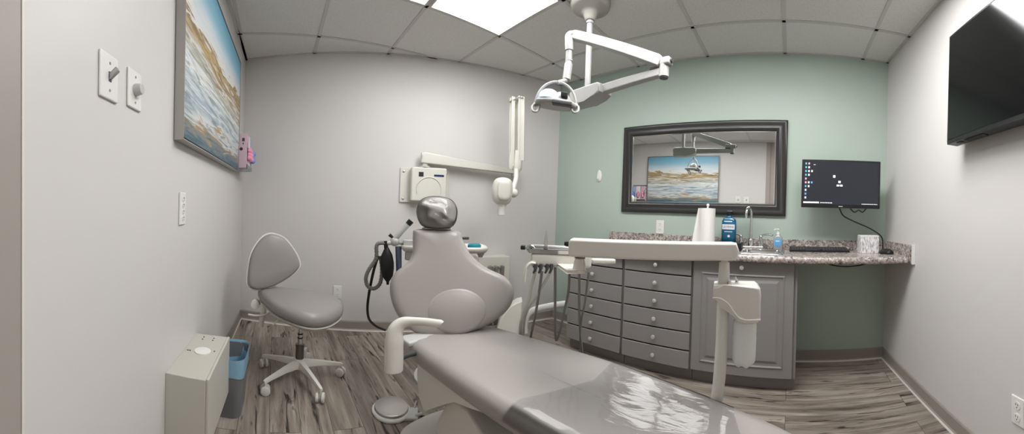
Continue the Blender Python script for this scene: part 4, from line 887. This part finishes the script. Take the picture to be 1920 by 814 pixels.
# things on the counter
t = thing('paper_towel_roll', 'white paper towel roll on upright holder standing left of the blue mouthwash', 'paper towel', on('G', 1.60, .25, CTZ), rot('G'))
bm = new_bm(); add_lathe(bm, [(.02, 0), (.075, 0), (.075, .008), (.02, .012)], n=28); obj('holder_base', bm, m_steel, t)
bm = new_bm(); add_cyl(bm, (0, 0, .005), (0, 0, .318), .007, .007, 14); add_ball(bm, (0, 0, .322), .011); obj('holder_rod', bm, m_white, t)
bm = new_bm(); add_lathe(bm, [(.02, .013), (.056, .013), (.056, .298), (.02, .3)], n=40); roll = obj('roll', bm, m_paper, t)
bm = new_bm(); rows = []
for i in range(9):
    q = i / 8; row = []
    for j in range(13):
        v = j / 12; z = .013 + .285 * v; a = math.radians(-100 - 70 * min(1, q * 1.4)); base = V(.058 * math.cos(a), .058 * math.sin(a), z)
        off = V(-.075 * max(0, q - .55) * (1 - v * .85) * 1.6, -.02 * max(0, q - .5), 0); row.append(bm.verts.new(base + off))
    rows.append(row)
bridge(bm, rows, False, False); obj('loose_sheet', bm, m_paper, roll, smooth=60)
t_ = solo('black_tray', add_box(new_bm(), -.105, .105, -.06, .06, 0, .052, .006), m_black, 'low black box under the blue mouthwash bottle', 'box', on('G', 1.735, .12, CTZ), rot('G'))
t = thing('mouthwash_bottle', 'blue mouthwash bottle with black cap standing on the counter near the faucet', 'mouthwash', on('G', 1.735, .12, CTZ + .052), rot('G')); t.scale = (.97, .97, .95)
m_mw = mat('blue_mouthwash', rgb(20, 110, 150), .12, trans=.25, coat=.5); m_lab = mat('label_white', rgb(226, 230, 234), .4); m_labd = mat('label_black', rgb(20, 26, 40), .4)
bm = new_bm(); rings = []
for z, wx, wy in ((0, .050, .028), (.004, .055, .032), (.12, .056, .032), (.165, .054, .031), (.185, .044, .026), (.195, .024, .02), (.20, .016, .016), (.215, .0155, .0155)):
    rings.append([bm.verts.new(V(x, y, z)) for x, y in rrect(-wx, wx, -wy, wy, min(wx, wy) * .6)])
bridge(bm, rings); obj('bottle_body', bm, m_mw, t, smooth=60)
bm = new_bm(); add_lathe(bm, [(.021, .212), (.022, .214), (.022, .243), (.018, .246)], n=24); obj('cap', bm, m_black, t)
bm = new_bm(); add_box(bm, -.048, .048, -.0335, -.031, .098, .138, .0008, 1); lb_ = obj('label', bm, m_lab, t, smooth=None)
bm = text_bm('LISTERINE', .0205, lambda x, y: V(x * .92, -.0338, .118 + y * 1.25)); obj('lettering', bm, m_labd, lb_, smooth=None)
bm = new_bm(); add_lathe(bm, [(.010, 0), (.010, .0008), (.002, .001)], (.004, -.0322, .045), (0, -1, 0), 16); obj('seal_mark', bm, m_lab, t, smooth=None)
bm = new_bm(); add_box(bm, -.034, .028, -.0328, -.0315, .158, .166); obj('top_band', bm, m_lab, t, smooth=None)
bm = new_bm(); add_box(bm, -.03, .03, -.0332, -.0318, .078, .083); obj('lower_band', bm, m_lab, t, smooth=None)
t = thing('hand_soap_bottle', 'clear pump soap bottle with blue label at the right end of the sink', 'soap bottle', on('G', 2.10, .125, CTZ), rot('G'))
bm = new_bm(); rings = []
for z, wx, wy in ((0, .032, .022), (.004, .035, .025), (.07, .036, .025), (.095, .033, .023), (.112, .018, .016), (.118, .012, .012)): rings.append([bm.verts.new(V(x, y, z)) for x, y in rrect(-wx, wx, -wy, wy, min(wx, wy) * .7)])
bridge(bm, rings); obj('bottle_body', bm, mat('clear_soap', rgb(214, 224, 226), .1, trans=.6), t, smooth=60)
bm = new_bm(); add_box(bm, -.028, .026, -.0262, -.0245, .035, .085, .0006, 1); lb_ = obj('label', bm, mat('sky_label', rgb(96, 166, 220), .4), t, smooth=None)
bm = new_bm(); add_box(bm, -.016, .012, -.0268, -.026, .066, .074); obj('printing', bm, m_lab, lb_, smooth=None)
bm = new_bm(); add_lathe(bm, [(.013, .116), (.013, .13), (.006, .133), (.005, .15), (.011, .152), (.011, .16), (.004, .162)], n=18); add_tube(bm, [(0, 0, .156), (-.02, -.01, .157), (-.03, -.014, .15)], .004, 8); obj('pump', bm, m_white, t)
t = thing('keyboard', 'black computer keyboard lying on the granite counter under the monitor', 'keyboard', on('G', 2.40, .13, CTZ), rot('G') - .0)
bm = new_bm(); add_prism(bm, [(-.075, 0), (-.075, .012), (.07, .026), (.075, .024), (.075, 0)], lambda a, b, d: V(d, a, b), -.215, .215, .003, 2); obj('keyboard_case', bm, m_black, t)
bm = new_bm()
for r_ in range(5):
    for c_ in range(20):
        x = -.195 + .0205 * c_; y = -.055 + .0235 * r_; z = .0145 + (y + .075) * .0966
        if r_ == 0 and 4 < c_ < 10: continue
        add_box(bm, x - .008, x + .008, y - .009, y + .009, z - .004, z + .005)
add_box(bm, -.1, .02, -.064, -.046, .0105, .0195); obj('keys', bm, m_dgrey, t, smooth=None)
m_print = bpy.data.materials.new('printed_white_carton'); m_print.use_nodes = True; nt = m_print.node_tree; b = nt.nodes['Principled BSDF']
tc = nt.nodes.new('ShaderNodeTexCoord'); mp = nt.nodes.new('ShaderNodeMapping'); mp.inputs['Scale'].default_value = (150, 150, 34); n_ = nt.nodes.new('ShaderNodeTexNoise'); n_.inputs['Scale'].default_value = 1.; n_.inputs['Detail'].default_value = 3
r_ = ramp(nt, [(.42, rgb(166, 164, 172)), (.54, rgb(232, 232, 232))]); nt.links.new(tc.outputs['Object'], mp.inputs['Vector']); nt.links.new(mp.outputs['Vector'], n_.inputs['Vector']); nt.links.new(n_.outputs['Fac'], r_.inputs['Fac']); nt.links.new(r_.outputs['Color'], b.inputs['Base Color']); b.inputs['Roughness'].default_value = .5
t = thing('printed_carton', 'white printed paper carton beside the mouse at the counter end', 'carton', on('G', 2.745, .22, CTZ), rot('G') + .05)
bm = new_bm(); add_box(bm, -.068, .068, -.045, .045, 0, .13, .002); obj('carton', bm, m_print, t, smooth=None)
bm = new_bm(); add_box(bm, -.066, .066, -.047, -.044, .118, .128); obj('flap', bm, m_white, t, smooth=None)
t = thing('computer_mouse', 'black computer mouse on the counter by the end splash', 'mouse', on('G', 2.855, .315, CTZ), rot('G') + .5)
bm = new_bm(); add_pad(bm, [(-.03, -.035), (-.032, .02), (-.022, .05), (0, .056), (.022, .05), (.032, .02), (.03, -.035), (.015, -.055), (-.015, -.055)], (0, -.02), (0, .02), [(.003, .04, 0), (.002, .9, 0), (0, 1, .003), (0, 1, .014), (.003, .97, .02), (.005, .85, .027), (.005, .6, .033), (.005, .3, .036), (.005, .04, .037)], lambda u, v, h: V(u, v, h), 3); ms = obj('mouse_body', bm, m_black, t, smooth=60)
bm = new_bm(); add_cyl(bm, (-.004, -.03, .031), (.004, -.03, .031), .008, .008, 14); obj('scroll_wheel', bm, m_dgrey, ms)

# monitor on a wall arm
MO = .25
t = thing('computer_monitor', 'black computer monitor showing desktop icons, mounted on the sage wall', 'monitor', on('G', 2.535, MO, 1.374), rot('G') - .11)
mw, mh = .278, .174
bm = new_bm(); add_box(bm, -mw, mw, .0, .035, -mh, mh, .004, 2); add_box(bm, -.14, .14, .03, .055, -.1, .1, .01, 2); obj('casing', bm, m_black, t)
m_scr = mat('lit_dark_desktop', rgb(26, 28, 33), .25, emit=((.022, .024, .03, 1), .8))
bm = new_bm(); add_box(bm, -mw + .012, mw - .012, -.0008, .002, -mh + .024, mh - .014); scr = obj('screen', bm, m_scr, t, smooth=None)
IC = {c: mat('screen_' + c, rgb(*v), .4, emit=(rgb(*v), .75)) for c, v in {'white': (225, 228, 232), 'blue': (90, 150, 205), 'teal': (80, 160, 165), 'rose': (205, 150, 170)}.items()}
def icon(x, z, w_, h_, c):
    bm = new_bm(); add_box(bm, x - w_, x + w_, -.0014, -.0008, z - h_, z + h_); obj('desktop_icon', bm, IC[c], scr, smooth=None)
rows_ = [('blue', 'rose'), ('teal', 'white'), ('blue', 'white', 'white'), ('teal', 'white'), ('rose',), ('rose', 'white', 'blue'), ('teal', 'white'), ('white',), ('blue',), ('white',)]
for i, rw in enumerate(rows_):
    for j, c in enumerate(rw): icon(-mw + .029 + .021 * j, mh - .03 - .0275 * i, .0052, .0068, c)
icon(-.05, .053, .008, .009, 'white'); icon(-.012, .014, .008, .008, 'white'); icon(-.022, -.012, .009, .006, 'white'); icon(.001, -.012, .009, .006, 'white')
icon(-.19, .136, .007, .0015, 'white')
icon(-.208, -.138, .055, .0052, 'white')
for k in range(9): icon(-.14 + .0095 * k, -.139, .003, .003, 'white')
for k in range(12): icon(.15 + .0095 * k, -.143, .0032, .0022, 'white')
bm = new_bm(); add_box(bm, -.014, .014, -.001, .001, -mh + .007, -mh + .013); obj('bezel_mark', bm, m_lgrey, t, smooth=None)
bm = new_bm(); add_box(bm, -.06, .06, .055, .065, -.06, .06, .003); add_box(bm, -.03, .03, .065, MO - .02, -.02, .02, .004); add_box(bm, -.05, .05, MO - .02, MO - .0, -.11, .11, .003); obj('wall_arm', bm, m_black, t)
bm = new_bm(); add_tube(bm, [(1.9230, 1.2434, 1.1956), (1.9820, 1.2439, 1.1435), (2.0796, 1.1981, 1.0982), (2.1446, 1.1212, 1.0557), (2.1892, 1.0546, 1.0042), (2.2071, 1.0403, 0.9594), (2.2076, 1.0393, 0.8985)], .005, 8); add_tube(bm, [(1.9624, 1.1802, 1.1972), (1.9865, 1.1592, 1.1713), (2.0013, 1.1335, 1.1873), (2.0142, 1.1104, 1.1724), (2.0176, 1.0832, 1.1995)], .005, 8)
solo('monitor_cable', bm, m_black, 'black cable drooping from the monitor to the counter end', 'cable', (2.0796, 1.1981, 1.0982), 0, world=True, smooth=60)
bm = new_bm(); add_tube(bm, [on('G', 2.38, .40, .845), on('G', 2.42, .40, .822), on('G', 2.5, .4, .803), on('G', 2.58, .4, .80), on('G', 2.66, .4, .81), on('G', 2.71, .4, .825), on('G', 2.73, .4, .845)], .004, 8)
solo('slack_cable', bm, m_black, 'black cable sagging below the counter over the knee space', 'cable', on('G', 2.55, .4, .80), 0, world=True, smooth=60)

# mirror and hook
t = thing('wall_mirror', 'large mirror in a wide black frame on the sage wall above the counter', 'mirror', on('G', .767, 0, 1.133), rot('G'))
W_, H_ = 1.382, .762
bm = new_bm(); add_frame(bm, 0, W_, 0, H_, [(0, .002), (0, .022), (.008, .03), (.02, .033), (.035, .028), (.05, .024), (.062, .028), (.075, .026), (.086, .016), (.09, .012), (.09, .002)]); obj('mirror_frame', bm, m_frame, t)
bm = new_bm(); add_box(bm, .08, W_ - .08, -.012, -.004, .08, H_ - .08); obj('mirror_glass', bm, m_mirror, t, smooth=None)
bm = new_bm(); add_frame(bm, .088, W_ - .088, .088, H_ - .088, [(0, .011), (0, .0135), (.008, .0125), (.008, .011)]); obj('bevel_edge', bm, m_chrome, t, smooth=None)
t = thing('wall_hook', 'small white oval adhesive hook on the sage wall left of the mirror', 'hook', on('G', .511, 0, 1.468), rot('G'))
bm = new_bm(); add_pad(bm, [(.026 * math.cos(2 * PI * k / 14), .056 * math.sin(2 * PI * k / 14)) for k in range(14)], (0, -.025), (0, .025), [(.002, .04, .001), (.002, .9, .001), (0, 1, .002), (.0, 1, .006), (.004, 1, .010), (.006, .6, .012), (.006, .04, .013)], lambda u, v, h: V(u, -h, v), 2); obj('hook_plate', bm, m_white, t, smooth=60)
bm = new_bm(); add_tube(bm, [(0, -.011, -.005), (0, -.016, -.025), (0, -.026, -.034), (0, -.032, -.022)], .006, 8); obj('hook_arm', bm, m_white, t, smooth=60)

# ------------------------------------------------------------------ television on the right
t = thing('television', 'large black flat television hung high on the pale right wall', 'television', on('R', 1.09, .105, 1.50), rot('R'))
TW, TH = .965, .56
bm = new_bm(); add_prism(bm, [(0, 0), (0, .018), (.006, TH), (.03, TH), (.05, .3), (.058, .10), (.058, 0)], lambda a, b, d: V(d, a, b), 0, TW, .003, 2); obj('tv_case', bm, m_black, t)
bm = new_bm(); add_prism(bm, [(-.0012, .022), (.0045, TH - .01), (.008, TH - .01), (.003, .022)], lambda a, b, d: V(d, a, b), .010, TW - .010); obj('tv_screen', bm, m_screen_off, t, smooth=None)
bm = new_bm(); add_box(bm, .13, .27, .012, .045, -.003, .001, .001, 1); obj('port_panel', bm, m_rubber, t)
bm = new_bm(); add_box(bm, .065, .1, .012, .035, -.003, .001, .001, 1); obj('control_button', bm, m_rubber, t)
bm = new_bm(); add_box(bm, .33, .63, .055, .104, .15, .42, .004); obj('wall_bracket', bm, m_black, t)

# ------------------------------------------------------------------ camera: a swept panorama
fx, fy, cy0, roll, pitch, zc = 615.5629, 597.307, 398.071, -0.0364, -0.0027, 1.1018
cd = bpy.data.cameras.new('camera'); cam = bpy.data.objects.new('camera', cd); COL.objects.link(cam)
cd.type = 'PANO'; cd.panorama_type = 'CENTRAL_CYLINDRICAL'
cd.central_cylindrical_range_u_min = -960 / fx; cd.central_cylindrical_range_u_max = 960 / fx
cd.central_cylindrical_range_v_min = -(814 - cy0) / fy; cd.central_cylindrical_range_v_max = cy0 / fy
cd.central_cylindrical_radius = 1.; cd.clip_start = .02; cd.clip_end = 50
cr, sr, cp, sp = math.cos(roll), math.sin(roll), math.cos(pitch), math.sin(pitch)
R_ = Matrix(((1, 0, 0), (0, cp, -sp), (0, sp, cp))) @ Matrix(((cr, 0, sr), (0, 1, 0), (-sr, 0, cr)))
cam.matrix_world = Matrix.Translation((0, 0, zc)) @ (R_ @ Matrix(((1, 0, 0), (0, 0, -1), (0, 1, 0)))).to_4x4()
sc.camera = cam

# turn the whole plan so that the counter wall runs along x
RZ = Matrix.Rotation(-math.atan2(dG.y, dG.x), 4, 'Z')
bpy.context.view_layer.update()
def turn_mesh(o):
    if o.type == 'MESH': o.data.transform(RZ)
    for c in o.children: turn_mesh(c)
for o in list(sc.objects):
    if o.parent is not None: continue
    if o.type in ('MESH', 'EMPTY') and abs(o.rotation_euler.z) < 1e-6:
        turn_mesh(o); o.location = RZ @ o.location
    else: o.matrix_world = RZ @ o.matrix_world

# ------------------------------------------------------------------ light and view
w_ = bpy.data.worlds.new('world'); sc.world = w_; w_.use_nodes = True
w_.node_tree.nodes['Background'].inputs[0].default_value = (.5, .5, .52, 1); w_.node_tree.nodes['Background'].inputs[1].default_value = .0
vs = sc.view_settings; vs.view_transform = 'Standard'; vs.look = 'None'; vs.gamma = 1.; vs.exposure = .32; vs.use_curve_mapping = False
sc.cycles.max_bounces = 12; sc.cycles.diffuse_bounces = 8; sc.cycles.glossy_bounces = 6; sc.cycles.transparent_max_bounces = 16
sc.cycles.caustics_reflective = False; sc.cycles.caustics_refractive = False; sc.cycles.sample_clamp_indirect = 6.
